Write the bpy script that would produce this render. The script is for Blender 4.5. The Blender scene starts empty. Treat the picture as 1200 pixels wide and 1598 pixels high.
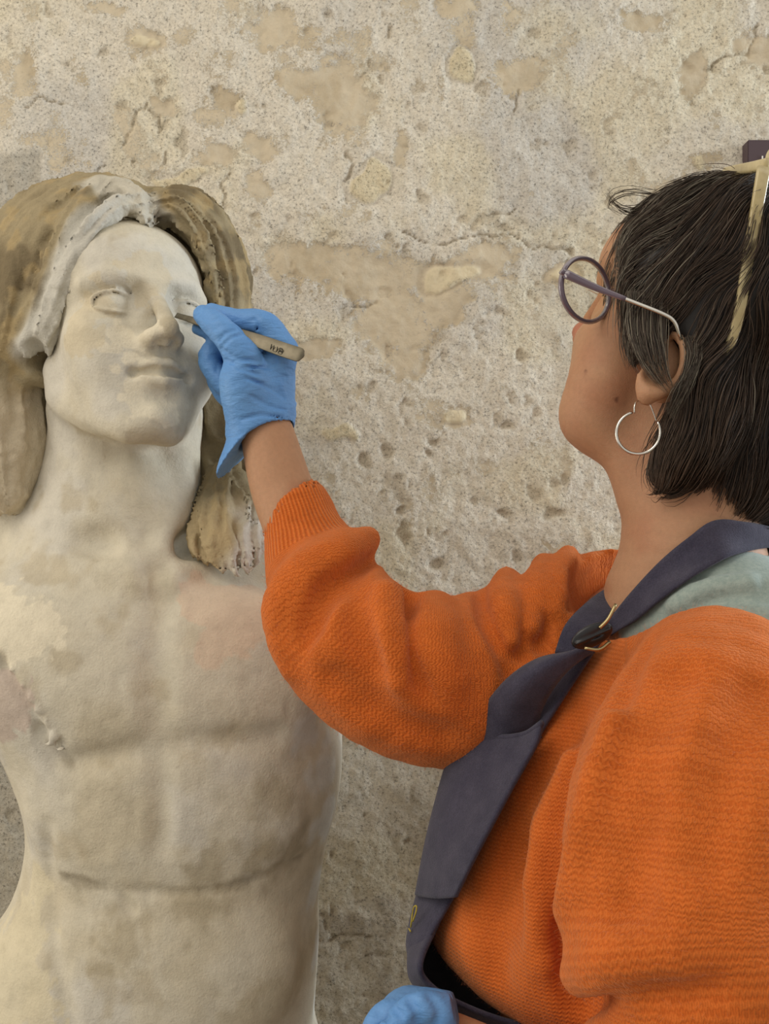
import bpy, math
import numpy as np
from mathutils import Vector

# ------------------------------------------------------------------ camera, light, exposure
F = 1600.0          # focal length in pixels of the 1200x1598 frame
H = 1.42            # camera height
SC = bpy.context.scene
COL = SC.collection
cam = bpy.data.cameras.new('camera')
cam.sensor_fit = 'VERTICAL'; cam.sensor_height = 24.0; cam.lens = 24.0 * F / 1598.0
cam.clip_start = 0.01
camo = bpy.data.objects.new('camera', cam); COL.objects.link(camo)
camo.location = (0, 0, H); camo.rotation_euler = (math.pi / 2, 0, 0)
SC.camera = camo
SC.view_settings.view_transform = 'Standard'; SC.view_settings.look = 'None'
SC.view_settings.gamma = 1.0; SC.view_settings.use_curve_mapping = False
SC.view_settings.exposure = -0.14
wd = bpy.data.worlds.new('room_light'); SC.world = wd; wd.use_nodes = True
wd.node_tree.nodes['Background'].inputs[0].default_value = (1.0, 0.95, 0.87, 1)
wd.node_tree.nodes['Background'].inputs[1].default_value = 0.70

def area(name, loc, target, size, power, col):
    l = bpy.data.lights.new(name, 'AREA'); l.shape = 'RECTANGLE'; l.size, l.size_y = size
    l.energy = power; l.color = col
    o = bpy.data.objects.new(name, l); COL.objects.link(o); o.location = loc
    o.rotation_euler = (Vector(target) - Vector(loc)).to_track_quat('-Z', 'Y').to_euler()
    return o
area('ceiling_lamp_light', (-1.25, -0.35, H + 1.55), (0.0, 1.0, H - 0.05), (1.5, 1.5), 23, (1.0, 0.91, 0.79))
area('window_light', (2.0, 0.96, H + 0.20), (-0.1, 1.0, H - 0.25), (0.36, 1.5), 40, (0.80, 0.90, 1.0))

area('side_lamp_light', (-1.75, 0.72, H - 0.10), (-0.3, 1.0, H - 0.3), (0.7, 1.0), 8, (1.0, 0.90, 0.76))

# ------------------------------------------------------------------ helpers
f4 = np.float32
def W(px, py, d):
    return np.array([(px - 600) / F * d, d, H + (799 - py) / F * d], f4)
def WL(l): return np.array([W(*p[:3]) for p in l], f4)
def rp(r, d): return r * d / F
def nrm(v): v = np.asarray(v, f4); return v / np.linalg.norm(v)
def sstep(a, b, x):
    t = np.clip((x - a) / (b - a), 0, 1); return t * t * (3 - 2 * t)
def _hs(n):
    n = (n ^ (n >> np.uint32(13))) * np.uint32(1274126177)
    return ((n ^ (n >> np.uint32(16))) & np.uint32(0xffff)).astype(f4)
def noise(P, s=0):
    P = np.asarray(P, f4); w = []; ii = []
    for a, m in zip(range(3), (374761393, 668265263, 2246822519)):
        p = P[:, a]; fl = np.floor(p); f = p - fl; w.append(f * f * f * (f * (f * 6 - 15) + 10))
        i0 = fl.astype(np.int32).astype(np.uint32) * np.uint32(m); ii.append((i0, i0 + np.uint32(m)))
    sd = np.uint32((s * 974711 + 12345) & 0xffffffff); r = []
    for a in (0, 1):
        c = []
        for b in (0, 1):
            ab = ii[0][a] + ii[1][b] + sd
            h0, h1 = _hs(ab + ii[2][0]), _hs(ab + ii[2][1]); c.append(h0 + (h1 - h0) * w[2])
        r.append(c[0] + (c[1] - c[0]) * w[1])
    return (r[0] + (r[1] - r[0]) * w[0]) / f4(32767.5) - 1
def fbm(P, o=4, s=0, g=0.5):
    r = 0; a = 1.0; t = 0
    P = np.asarray(P, f4)
    for n in range(o):
        r = r + a * noise(P * (2.03 ** n) + 17.3 * n, s + n); t += a; a *= g
    return r / t
def catmull(pts, n):
    pts = np.asarray(pts, float); m = len(pts)
    if m == 2: t = np.linspace(0, 1, n)[:, None]; return pts[0] * (1 - t) + pts[1] * t
    e = np.vstack([2 * pts[0] - pts[1], pts, 2 * pts[-1] - pts[-2]])
    u = np.linspace(0, m - 1, n); i = np.minimum(u.astype(int), m - 2); t = (u - i)[:, None]
    p0, p1, p2, p3 = e[i], e[i + 1], e[i + 2], e[i + 3]
    return 0.5 * (2 * p1 + (p2 - p0) * t + (2 * p0 - 5 * p1 + 4 * p2 - p3) * t * t + (3 * p1 - p0 - 3 * p2 + p3) * t ** 3)

# ---- signed distance modelling: each body is one implicit field, meshed by sparse surface nets
def ell(c, r, R=None):
    c = np.asarray(c, f4); r = np.asarray(r, f4) * np.ones(3, f4)
    A = np.diag(1 / r) @ (R.T if R is not None else np.eye(3, dtype=f4)); rr = [float(x) for x in 1 / r]; A = A.tolist()
    def fn(P):
        x, y, z = P[:, 0] - c[0], P[:, 1] - c[1], P[:, 2] - c[2]
        q = [A[i][0] * x + A[i][1] * y + A[i][2] * z for i in range(3)] if R is not None else [x * rr[0], y * rr[1], z * rr[2]]
        k0 = np.sqrt(q[0] * q[0] + q[1] * q[1] + q[2] * q[2])
        k1 = np.sqrt((q[0] * rr[0]) ** 2 + (q[1] * rr[1]) ** 2 + (q[2] * rr[2]) ** 2)
        return k0 * (k0 - 1) / np.maximum(k1, 1e-6)
    return fn, c, float(r.max())
def chain(pts, rad, n=None, groove=None):
    """tube of varying radius through pts; groove=(count, amp, seed) adds lengthwise ridges"""
    pts = np.asarray(pts, float); rad = np.asarray(rad, float) * np.ones(len(pts))
    if n:
        al = catmull(np.c_[pts, rad], n); pts, rad = al[:, :3], np.maximum(al[:, 3], 1e-4 if rad.max() > 0 else 0)
    c = ((pts.min(0) + pts.max(0)) / 2).astype(f4); br = float((np.linalg.norm(pts - c, axis=1) + rad).max())
    mid = (pts[:-1] + pts[1:]) / 2; hl = np.linalg.norm(pts[1:] - pts[:-1], axis=1) / 2; rmx = np.maximum(rad[1:], rad[:-1]); rmd = (rad[1:] + rad[:-1]) / 2
    SEG = []
    for i in range(len(pts) - 1):
        ab = pts[i + 1] - pts[i]; L2 = float(ab @ ab) + 1e-12; axv = ab / math.sqrt(L2)
        b1 = np.cross(axv, (0.003, -1, 0.01)); b1 /= np.linalg.norm(b1); b2 = np.cross(b1, axv)
        SEG.append((pts[i].tolist(), ab.tolist(), L2, float(rad[i]), float(rad[i + 1] - rad[i]), b1.tolist(), b2.tolist()))
    def fn(P, full=False):
        x, y, z = P[:, 0], P[:, 1], P[:, 2]
        lo = np.array([x.min(), y.min(), z.min()]); hi = np.array([x.max(), y.max(), z.max()])
        g = np.maximum(np.maximum(lo - mid, mid - hi), 0); lb = np.sqrt((g * g).sum(1)) - hl - rmx
        g = np.maximum(np.abs(mid - lo), np.abs(mid - hi)); ub = (np.sqrt((g * g).sum(1)) - rmd).min()
        best = None
        for i in np.nonzero(lb <= ub + 1e-6)[0]:
            a, ab, L2, r0, dr, b1, b2 = SEG[i]
            qx, qy, qz = x - a[0], y - a[1], z - a[2]
            t = np.clip((qx * ab[0] + qy * ab[1] + qz * ab[2]) / L2, 0, 1)
            qx -= t * ab[0]; qy -= t * ab[1]; qz -= t * ab[2]
            d = np.sqrt(qx * qx + qy * qy + qz * qz) - (r0 + dr * t)
            if groove or full:
                an = np.arctan2(qx * b1[0] + qy * b1[1] + qz * b1[2], qx * b2[0] + qy * b2[1] + qz * b2[2])
                if best is None: best, ba_, bt = d, an, i + t
                else: m = d < best; ba_ = np.where(m, an, ba_); bt = np.where(m, i + t, bt); best = np.minimum(best, d)
            else: best = d if best is None else np.minimum(best, d)
        if full: return best, bt, ba_
        if groove:
            g, amp, sd = groove
            tt = bt / len(SEG)
            w = noise(np.stack([np.cos(ba_) * 1.6, np.sin(ba_) * 1.6, tt * 3], 1), sd)
            best = best - amp * (1 - 2 * np.abs(np.sin(0.5 * g * ba_ + 2.6 * w + tt * 2))) * np.clip(1.2 + w, 0.2, 1.6)
        return best
    return fn, c, br
def loftz(rows, p=2.0, n=60):
    """vertical trunk: rows (z, cx, cy, rx, ry)"""
    rows = np.array(sorted(rows, key=lambda r: r[0]), float)
    al = catmull(rows, n); o = np.argsort(al[:, 0]); al = al[o].astype(f4)
    c = np.array([al[:, 1].mean(), al[:, 2].mean(), al[:, 0].mean()], f4)
    br = float(np.abs(al[:, 0] - c[2]).max() + 0.3)
    def fn(P):
        z = P[:, 2]; g = [np.interp(z, al[:, 0], al[:, i]).astype(f4) for i in (1, 2, 3, 4)]
        a = np.abs((P[:, 0] - g[0]) / g[2]); b = np.abs((P[:, 1] - g[1]) / g[3])
        k = (a ** p + b ** p) ** (1 / p); q = np.sqrt((P[:, 0] - g[0]) ** 2 + (P[:, 1] - g[1]) ** 2) + 1e-6
        d = (k - 1) * q / np.maximum(k, 1e-3) * 0.9
        e = np.maximum(al[0, 0] - z, z - al[-1, 0])
        return np.maximum(d, e)
    return fn, c, br
class Model:
    def __init__(s): s.ops = []
    def add(s, pr, k=0.0): s.ops.append(('u', pr, k)); return s
    def sub(s, pr, k=0.0): s.ops.append(('s', pr, k)); return s
    def mod(s, fn): s.ops.append(('m', (fn, None, None), 0)); return s
    def ev(s, P, margin=None):
        P = np.asfortranarray(P, f4); d = np.full(len(P), 1e2, f4)
        if margin is not None: lo, hi = P.min(0), P.max(0)
        for mode, (fn, c, r), k in s.ops:
            if mode == 'm': d = fn(P, d); continue
            if margin is not None:
                g = np.maximum(np.maximum(lo - c, c - hi), 0)
                if math.sqrt(float(g @ g)) > r + k + margin: continue
            b = fn(P)
            if mode == 'u':
                if k == 0: d = np.minimum(d, b)
                else:
                    h = np.clip(0.5 + 0.5 * (b - d) / k, 0, 1); d = b + (d - b) * h - k * h * (1 - h)
            else:
                if k == 0: d = np.maximum(d, -b)
                else:
                    h = np.clip(0.5 - 0.5 * (d + b) / k, 0, 1); d = d + (-b - d) * h + k * h * (1 - h)
        return d
    def hit(s, px, py, near=0.4, far=1.15):
        """point of the surface seen at a pixel (to set a detail on the surface)"""
        dv = W(px, py, 1.0) - np.array([0, 0, H], f4); o = np.array([0, 0, H], f4)
        t = np.linspace(near, far, 320).astype(f4)
        d = s.ev(o + t[:, None] * dv); i = np.argmax(d < 0)
        if not (d < 0).any(): i = int(np.argmin(d)); return o + t[i] * dv
        if i: a = d[i - 1] / (d[i - 1] - d[i]); return o + (t[i - 1] + a * (t[i] - t[i - 1])) * dv
        return o + t[0] * dv
    def hits(s, l, push=0.0):
        q = np.array([s.hit(p[0], p[1]) for p in l]); return q + np.array([0, push, 0])
def axis(lo, hi, h):
    n = int(math.ceil((hi - lo) / h / 8)) * 8; return (lo + np.arange(n + 1) * h).astype(f4)
def graded(segs):
    """segs: [(start, step)..., (end, None)] piecewise spacing"""
    a = [segs[0][0]]
    for (s, h), (e, _) in zip(segs[:-1], segs[1:]):
        m = max(1, round((e - s) / h)); a += list(s + (e - s) * np.arange(1, m + 1) / m)
    while (len(a) - 1) % 8: a.append(a[-1] + (a[-1] - a[-2]))
    return np.array(a, f4)
def surface(M, X, Y, Z, slack=1.25):
    ax = [X, Y, Z]; nb = [(len(a) - 1) // 8 for a in ax]
    ce = [(a[4::8][:n]) for a, n in zip(ax, nb)]
    hw = [np.array([(a[8 * i + 8] - a[8 * i]) / 2 for i in range(n)]) for a, n in zip(ax, nb)]
    G = np.stack(np.meshgrid(*ce, indexing='ij'), -1).reshape(-1, 3)
    hd = np.sqrt(sum(h * h for h in np.meshgrid(*hw, indexing='ij'))).reshape(-1)
    d0 = np.concatenate([M.ev(g) for g in np.array_split(G, max(1, len(G) // 3000))])
    act = np.nonzero(np.abs(d0) < hd * slack + 0.002)[0]
    bi = np.stack(np.unravel_index(act, nb), 1)
    o = np.lexsort((bi[:, 2], bi[:, 1], bi[:, 0], bi[:, 2] // 3, bi[:, 1] // 3, bi[:, 0] // 3)); bi = bi[o]; mg = float(hd.max()) * 2
    r9 = np.arange(9); D = np.empty((len(bi), 9, 9, 9), f4)
    for s in range(0, len(bi), 24):
        b = bi[s:s + 24]
        x = X[b[:, 0, None] * 8 + r9]; y = Y[b[:, 1, None] * 8 + r9]; z = Z[b[:, 2, None] * 8 + r9]
        P = np.empty((len(b), 9, 9, 9, 3), f4)
        P[..., 0] = x[:, :, None, None]; P[..., 1] = y[:, None, :, None]; P[..., 2] = z[:, None, None, :]
        D[s:s + 24] = M.ev(P.reshape(-1, 3), mg).reshape(len(b), 9, 9, 9)
    N = D < 0
    cnt = np.zeros((len(bi), 8, 8, 8), np.int8)
    cs = [(a, b, c) for a in (0, 1) for b in (0, 1) for c in (0, 1)]
    for a, b, c in cs: cnt += N[:, a:a + 8, b:b + 8, c:c + 8]
    q, i, j, k = np.nonzero((cnt > 0) & (cnt < 8))
    V = np.zeros((len(q), 3)); wn = np.zeros(len(q))
    gi = [bi[q, 0] * 8 + i, bi[q, 1] * 8 + j, bi[q, 2] * 8 + k]
    for a, b, c in cs:
        for e in range(3):
            if (a, b, c)[e]: continue
            o2 = [a, b, c]; o2[e] = 1
            v0 = D[q, i + a, j + b, k + c]; v1 = D[q, i + o2[0], j + o2[1], k + o2[2]]
            m = (v0 < 0) != (v1 < 0); t = np.where(m, v0 / np.where(m, v0 - v1, 1), 0)
            off = (a, b, c)
            for w in range(3):
                p0 = ax[w][gi[w] + off[w]]
                if w == e: p0 = p0 + t * (ax[w][gi[w] + 1] - ax[w][gi[w]])
                V[:, w] += np.where(m, p0, 0)
            wn += m
    V /= wn[:, None]
    NY, NZ = len(Y) + 1, len(Z) + 1
    cid = (gi[0].astype(np.int64) * NY + gi[1]) * NZ + gi[2]
    so = np.argsort(cid); sid = cid[so]
    FS = []
    sl = [slice(0, 8)] * 3
    for e in range(3):
        s1 = list(sl); s1[e] = slice(1, 9)
        A = N[:, :8, :8, :8]; B = N[:, s1[0], s1[1], s1[2]]
        q, i, j, k = np.nonzero(A != B); flip = A[q, i, j, k]
        g = [bi[q, 0] * 8 + i, bi[q, 1] * 8 + j, bi[q, 2] * 8 + k]
        u, v = (e + 1) % 3, (e + 2) % 3; qs = []; ok = np.ones(len(q), bool)
        for du, dv in ((-1, -1), (0, -1), (0, 0), (-1, 0)):
            h = [x.astype(np.int64) for x in g]; h[u] = h[u] + du; h[v] = h[v] + dv
            ident = (h[0] * NY + h[1]) * NZ + h[2]
            p = np.minimum(np.searchsorted(sid, ident), len(sid) - 1); ok &= sid[p] == ident; qs.append(so[p])
        fq = np.stack(qs, 1); fq[~flip] = fq[~flip][:, ::-1]; FS.append(fq[ok])
    return V, np.concatenate(FS)
def vnormals(V, Q):
    n = np.cross(V[Q[:, 2]] - V[Q[:, 0]], V[Q[:, 3]] - V[Q[:, 1]]); o = np.zeros_like(V)
    for a in range(3):
        for c in range(4): o[:, a] += np.bincount(Q[:, c], n[:, a], len(V))
    return o / (np.linalg.norm(o, axis=1, keepdims=True) + 1e-12)
def npmesh(name, V, Q):
    V = np.asarray(V, f4); Q = np.asarray(Q, np.int32); m = bpy.data.meshes.new(name)
    n = Q.shape[1]
    m.vertices.add(len(V)); m.vertices.foreach_set('co', V.ravel())
    m.loops.add(Q.size); m.polygons.add(len(Q))
    m.loops.foreach_set('vertex_index', Q.ravel()); m.polygons.foreach_set('loop_start', np.arange(0, Q.size, n, dtype=np.int32))
    m.polygons.foreach_set('use_smooth', np.ones(len(Q), bool)); m.update(calc_edges=True); m.validate()
    return m
def attr(m, name, C):
    C = np.asarray(C, f4)
    a = m.attributes.new(name, 'FLOAT_COLOR', 'POINT')
    if C.shape[1] == 3: C = np.c_[C, np.ones(len(C), f4)]
    a.data.foreach_set('color', C.astype(f4).ravel())
def vattr(m, name, C):
    a = m.attributes.new(name, 'FLOAT_VECTOR', 'POINT'); a.data.foreach_set('vector', np.asarray(C, f4).ravel())
def obj(name, m, material=None, parent=None):
    o = bpy.data.objects.new(name, m); COL.objects.link(o)
    if material is not None: m.materials.append(material)
    if parent is not None: o.parent = parent; o.matrix_parent_inverse = parent.matrix_world.inverted()
    return o
def thing(name, label, cat, loc=(0, 0, 0), group=None):
    o = bpy.data.objects.new(name, None); COL.objects.link(o); o.location = loc
    o.empty_display_size = 0.05
    o['label'] = label; o['category'] = cat
    if group: o['group'] = group
    bpy.context.view_layer.update()
    return o
def lin(r, g, b):
    c = np.array([r, g, b], float) / 255; return tuple(np.where(c <= 0.04045, c / 12.92, ((c + 0.055) / 1.055) ** 2.4))
def grid_mesh(name, G, thick=0.0, close=False):
    """sheet through a grid of points G[u][v]; thick gives it a real second side"""
    G = np.asarray(G, float); nu, nv = G.shape[:2]
    du = np.gradient(G, axis=0); dv = np.gradient(G, axis=1); N = np.cross(du, dv); N /= np.linalg.norm(N, axis=2, keepdims=True) + 1e-9
    idx = np.arange(nu * nv).reshape(nu, nv); a, b, c, d = idx[:-1, :-1], idx[1:, :-1], idx[1:, 1:], idx[:-1, 1:]
    Q = np.stack([a, b, c, d], -1).reshape(-1, 4)
    if not thick: return npmesh(name, G.reshape(-1, 3), Q)
    V = np.concatenate([(G + N * thick / 2).reshape(-1, 3), (G - N * thick / 2).reshape(-1, 3)]); o = nu * nv
    ring = np.concatenate([idx[:, 0], idx[-1, 1:], idx[-2::-1, -1], idx[0, -2:0:-1]]); r2 = np.roll(ring, -1)
    return npmesh(name, V, np.concatenate([Q, Q[:, ::-1] + o, np.stack([r2, ring, ring + o, r2 + o], 1)]))
def sweep(name, pts, prof, n=None, up=None, closed=False):
    """profile prof[(a,b)] or function t->profile swept along pts"""
    P = catmull(pts, n) if n else np.asarray(pts, float); m = len(P)
    T = np.roll(P, -1, 0) - np.roll(P, 1, 0) if closed else np.gradient(P, axis=0)
    T /= np.linalg.norm(T, axis=1, keepdims=True) + 1e-12
    u = np.array(up if up is not None else (0.13, -0.3, 0.94), float); rows = []
    for i in range(m):
        uu = u if up is None or np.ndim(up) == 1 else up[i]
        b = np.cross(T[i], uu); b /= np.linalg.norm(b) + 1e-12; a = np.cross(b, T[i])
        pr = np.asarray(prof(i / (m - 1)) if callable(prof) else prof, float)
        rows.append(P[i] + pr[:, :1] * b + pr[:, 1:] * a)
    G = np.array(rows); k = G.shape[1]; idx = np.arange(m * k).reshape(m, k); nx = np.roll(idx, -1, 1)
    Q = [np.stack([idx[:-1], nx[:-1], nx[1:], idx[1:]], -1).reshape(-1, 4)]
    V = G.reshape(-1, 3)
    if closed: Q.append(np.stack([idx[-1], nx[-1], nx[0], idx[0]], -1).reshape(-1, 4))
    else:
        V = np.concatenate([V, G[:1].mean(1), G[-1:].mean(1)]); c0, c1 = len(V) - 2, len(V) - 1
        e = k + k % 2
        for ci, row, fl in ((c0, idx[0], 1), (c1, idx[-1], 0)):
            for s in range(0, k, 2):
                q = [ci, row[s], row[(s + 1) % k], row[(s + 2) % k]] if k % 2 == 0 else [ci, row[s], row[(s + 1) % k], row[(s + 1) % k]]
                Q.append(np.array([q[::-1] if fl else q]))
    return npmesh(name, V, np.concatenate(Q))
def circ(r, n=10, b=None):
    t = np.arange(n) * 2 * math.pi / n; return np.stack([np.cos(t) * r, np.sin(t) * (b or r)], 1)
def rect(a, b, r=0.25, n=3):
    r = r * min(a, b); o = []
    for sx, sy, s in ((1, 1, 0), (-1, 1, 1), (-1, -1, 2), (1, -1, 3)):
        for i in range(n):
            t = (s + i / (n - 1)) * math.pi / 2; o.append((sx * (a - r) + r * math.cos(t), sy * (b - r) + r * math.sin(t)))
    return np.array(o)

# ------------------------------------------------------------------ materials
def mat(name, rough=0.8, spec=0.3, **kw):
    m = bpy.data.materials.new(name); m.use_nodes = True; nt = m.node_tree
    b = nt.nodes['Principled BSDF']; b.inputs['Roughness'].default_value = rough; b.inputs['Specular IOR Level'].default_value = spec
    for k, v in kw.items(): b.inputs[k.replace('_', ' ')].default_value = v
    return m, nt, b
def nd(nt, t, **kw):
    n = nt.nodes.new(t)
    for k, v in kw.items():
        if k.startswith('i_'): n.inputs[int(k[2:]) if k[2:].isdigit() else k[2:].replace('_', ' ')].default_value = v
        else: setattr(n, k, v)
    return n
def lk(nt, a, b): nt.links.new(a, b)
def mth(nt, op, a, b=None):
    n = nt.nodes.new('ShaderNodeMath'); n.operation = op
    for i, v in enumerate((a, b)):
        if v is None: continue
        if isinstance(v, (int, float)): n.inputs[i].default_value = v
        else: nt.links.new(v, n.inputs[i])
    return n.outputs[0]
def tex(nt, scale, detail=4, rough=0.6, co=None, dist=0.0):
    n = nd(nt, 'ShaderNodeTexNoise'); n.inputs['Scale'].default_value = scale; n.inputs['Detail'].default_value = detail; n.inputs['Roughness'].default_value = rough
    n.inputs['Distortion'].default_value = dist
    if co is None: co = geo(nt)
    lk(nt, co, n.inputs['Vector']); return n.outputs['Fac']
def geo(nt): return nd(nt, 'ShaderNodeNewGeometry').outputs['Position']
def ramp(nt, fac, stops):
    r = nd(nt, 'ShaderNodeValToRGB'); e = r.color_ramp.elements
    while len(e) < len(stops): e.new(0.5)
    for el, (p, c) in zip(e, stops): el.position = p; el.color = (c, c, c, 1) if isinstance(c, (int, float)) else (*c, 1)
    lk(nt, fac, r.inputs[0]); return r.outputs[0]
def mul(nt, a, b, fac=1.0, mode='MULTIPLY'):
    n = nd(nt, 'ShaderNodeMix', data_type='RGBA', blend_type=mode); 
    if isinstance(fac, (int, float)): n.inputs[0].default_value = fac
    else: lk(nt, fac, n.inputs[0])
    for s, v in ((6, a), (7, b)):
        if isinstance(v, tuple): n.inputs[s].default_value = (*v, 1)
        else: lk(nt, v, n.inputs[s])
    return n.outputs[2]
def bump(nt, b, hgt, dist, strength=1.0, prev=None):
    n = nd(nt, 'ShaderNodeBump'); n.inputs['Distance'].default_value = dist; n.inputs['Strength'].default_value = strength
    lk(nt, hgt, n.inputs['Height'])
    if prev is not None: lk(nt, prev, n.inputs['Normal'])
    lk(nt, n.outputs[0], b.inputs['Normal']); return n.outputs[0]
def colattr(nt): return nd(nt, 'ShaderNodeAttribute', attribute_name='Col').outputs['Color']

def stone_material(name, grain=0.35, dist=0.0012):
    m, nt, b = mat(name, 0.92, 0.12)
    n1 = ramp(nt, tex(nt, 55, 6, 0.65), [(0.3, 0.88), (0.55, 1.0), (0.75, 1.05)])
    n2 = ramp(nt, tex(nt, 420, 3, 0.7), [(0.28, 0.72), (0.45, 1.0), (0.8, 1.06)])
    c = mul(nt, colattr(nt), n1); c = mul(nt, c, n2, grain); lk(nt, c, b.inputs['Base Color'])
    h = mth(nt, 'ADD', tex(nt, 60, 6, 0.62), mth(nt, 'MULTIPLY', tex(nt, 500, 3), 0.35))
    bump(nt, b, h, dist * 3.0, 0.42)
    return m
# ------------------------------------------------------------------ the setting: plaster wall and floor
WD = 1.19
def wall_px(px, py): return (px - 600) / F * WD, H + (799 - py) / F * WD
wx = graded([(-2.6, .12), (-0.60, .0024), (0.60, .12), (2.6, None)]); wz = graded([(0.0, .10), (0.72, .0024), (2.12, .10), (3.0, None)])
gx, gz = np.meshgrid(wx, wz, indexing='ij'); gx = gx.ravel(); gz = gz.ravel()
P2 = np.stack([gx, np.zeros_like(gx), gz], 1)
warp = np.stack([fbm(P2 * 16 + 3, 3, 11), fbm(P2 * 60 + 9, 3, 12), fbm(P2 * 16 + 31, 3, 13)], 1)
PX0 = 600 + gx / WD * F
PX = 600 + gx / WD * F + warp[:, 0] * 22 + warp[:, 1] * 7; PY = 799 - (gz - H) / WD * F + warp[:, 2] * 22 + noise(P2 * 70, 5) * 6
def blobs(l):
    r = np.full(len(gx), 9.0, f4)
    for x, y, a, b in l: r = np.minimum(r, np.sqrt(((PX - x) / a) ** 2 + ((PY - y) / b) ** 2))
    return r
def cracks(l, w):
    r = np.full(len(gx), 99.0, f4)
    for c in l:
        for (x0, y0), (x1, y1) in zip(c[:-1], c[1:]):
            dx, dy = x1 - x0, y1 - y0; t = np.clip(((PX - x0) * dx + (PY - y0) * dy) / (dx * dx + dy * dy), 0, 1)
            r = np.minimum(r, np.hypot(PX - x0 - t * dx, PY - y0 - t * dy))
    return 1 - sstep(0.2, w, r)
# places where the upper plaster coat has come away
lost = blobs([(470, 400, 75, 32), (560, 430, 100, 45), (690, 425, 110, 26), (620, 500, 70, 70), (640, 560, 36, 40), (760, 400, 50, 22), (700, 470, 40, 40),
              (400, 560, 50, 22), (480, 545, 50, 14), (232, 60, 36, 22), (430, 50, 45, 32), (345, 165, 26, 28), (530, 150, 55, 60), (470, 130, 40, 26), (400, 230, 30, 24), (40, 110, 10, 36), (330, 250, 30, 18),
              (1170, 75, 40, 26), (1080, 120, 16, 34), (875, 415, 34, 20), (720, 660, 26, 22), (255, 165, 22, 16), (395, 300, 22, 26), (165, 20, 30, 12), (1010, 30, 40, 20), (720, 20, 40, 18), (620, 240, 14, 40), (815, 115, 36, 26)])
n1 = fbm(P2 * 9, 5, 21); n2 = fbm(P2 * 34, 4, 22); n3 = fbm(P2 * 120, 3, 23)
topbias = sstep(560, 120, PY) * 0.16
rg0 = n3 * .30 + fbm(P2 * 210, 2, 24) * .22
losts = np.maximum(1 - sstep(0.45, 1.45, lost + rg0), 0.8 * sstep(0.16, 0.74, n2 * 0.8 + n1 * 0.35 + topbias + rg0 * .25))
lostm = sstep(.25, .75, losts)
stone = 1 - sstep(0.8, 1.0, blobs([(575, 288, 32, 30), (275, 278, 42, 16), (705, 430, 42, 24), (530, 678, 34, 14), (722, 108, 30, 26), (875, 418, 22, 12), (370, 175, 8, 14), (1078, 245, 8, 14), (228, 62, 24, 12), (715, 655, 18, 12)]))
halo = 1 - sstep(0.95, 1.5, blobs([(575, 288, 32, 30), (275, 278, 42, 16), (705, 430, 42, 24), (722, 108, 30, 26)]))
pits = np.maximum(1 - sstep(0.6, 1.1, blobs([(565, 715, 12, 14), (605, 700, 9, 12), (675, 715, 9, 9), (690, 690, 12, 7), (640, 835, 14, 18), (870, 805, 22, 12), (790, 800, 12, 7), (690, 870, 16, 12), (640, 1318, 8, 7), (210, 243, 4, 4), (820, 560, 8, 10), (800, 665, 10, 12), (625, 805, 10, 12)])),
                  sstep(0.42, 0.6, fbm(P2 * 46 + 7, 3, 31)) * 0.7)
crk = cracks([[(630, 368), (690, 372), (750, 370), (800, 376), (840, 378), (890, 388)], [(765, 338), (790, 332), (800, 325)], [(340, 330), (338, 300), (345, 280)],
              [(195, 225), (200, 180), (225, 160), (245, 180), (248, 205)], [(50, 155), (80, 160), (110, 165)], [(1190, 40), (1160, 85), (1130, 92), (1100, 120), (1085, 118)], [(540, 225), (548, 250), (540, 280)],
              [(605, 40), (606, 60)], [(375, 155), (357, 170), (356, 182)], [(500, 1466), (540, 1462), (600, 1468)], [(570, 1500), (600, 1498)], [(810, 130), (805, 165)], [(260, 230), (262, 245)], [(150, 262), (170, 248)], [(540, 480), (575, 482), (588, 470)]], 2.6)
rough = fbm(P2 * 230, 2, 41)
hgt = n1 * 0.006 + n2 * 0.0022 + n3 * 0.0010
hgt += -0.0016 * lostm + (1 - lostm) * rough * 0.0006 + stone * 0.0028 - halo * 0.003 - pits * 0.0032 - crk * 0.0032
n5 = fbm(P2 * 6 + 50, 4, 51)
pale = np.array(lin(222, 214, 197)); grey = np.array(lin(208, 202, 190)); under = np.array(lin(204, 191, 166)); yell = np.array(lin(222, 211, 182)); stn = np.array(lin(216, 203, 172)); brn = np.array(lin(188, 173, 146))
mix = lambda a, b, t: a + (b - a) * np.asarray(t)[:, None]
c = mix(np.broadcast_to(pale, (len(gx), 3)), grey, sstep(-0.1, 0.4, n5)); c = mix(c, yell, sstep(0.0, 0.45, fbm(P2 * 11 + 80, 3, 61)) * 0.6)
cu = mix(np.broadcast_to(under, c.shape), brn, sstep(0.1, 0.5, fbm(P2 * 13 + 20, 3, 66)) * .7); c = mix(c, stn, stone); cu = mix(cu, stn, stone); c = mix(c, brn * 0.8, np.maximum(pits * 0.55, crk * 0.7))
low = sstep(1060, 1330, PY + n1 * 90); c = mix(c, np.array(lin(160, 146, 122)), low * 0.6)      # shade over the foot of the wall, painted into the plaster colour
cu = mix(cu, np.array(lin(150, 135, 110)), low * .6); c = mix(c, np.array(lin(120, 106, 88)), low * sstep(0.05, 0.5, n2) * 0.4)
left_shade = sstep(66, 60, PX0) * sstep(236, 250, PY); c = mix(c, np.array(lin(178, 172, 158)), left_shade * .75)      # straight-edged shadow at the left, painted on as a grey tone
Gm = np.stack([gx, WD - hgt, gz], 1).reshape(len(wx), len(wz), 3)
idx = np.arange(len(gx)).reshape(len(wx), len(wz))
wm = npmesh('wall_back', Gm.reshape(-1, 3), np.stack([idx[:-1, :-1], idx[1:, :-1], idx[1:, 1:], idx[:-1, 1:]], -1).reshape(-1, 4))
attr(wm, 'Col', np.c_[c, 1 - losts]); attr(wm, 'Under', cu)
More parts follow.
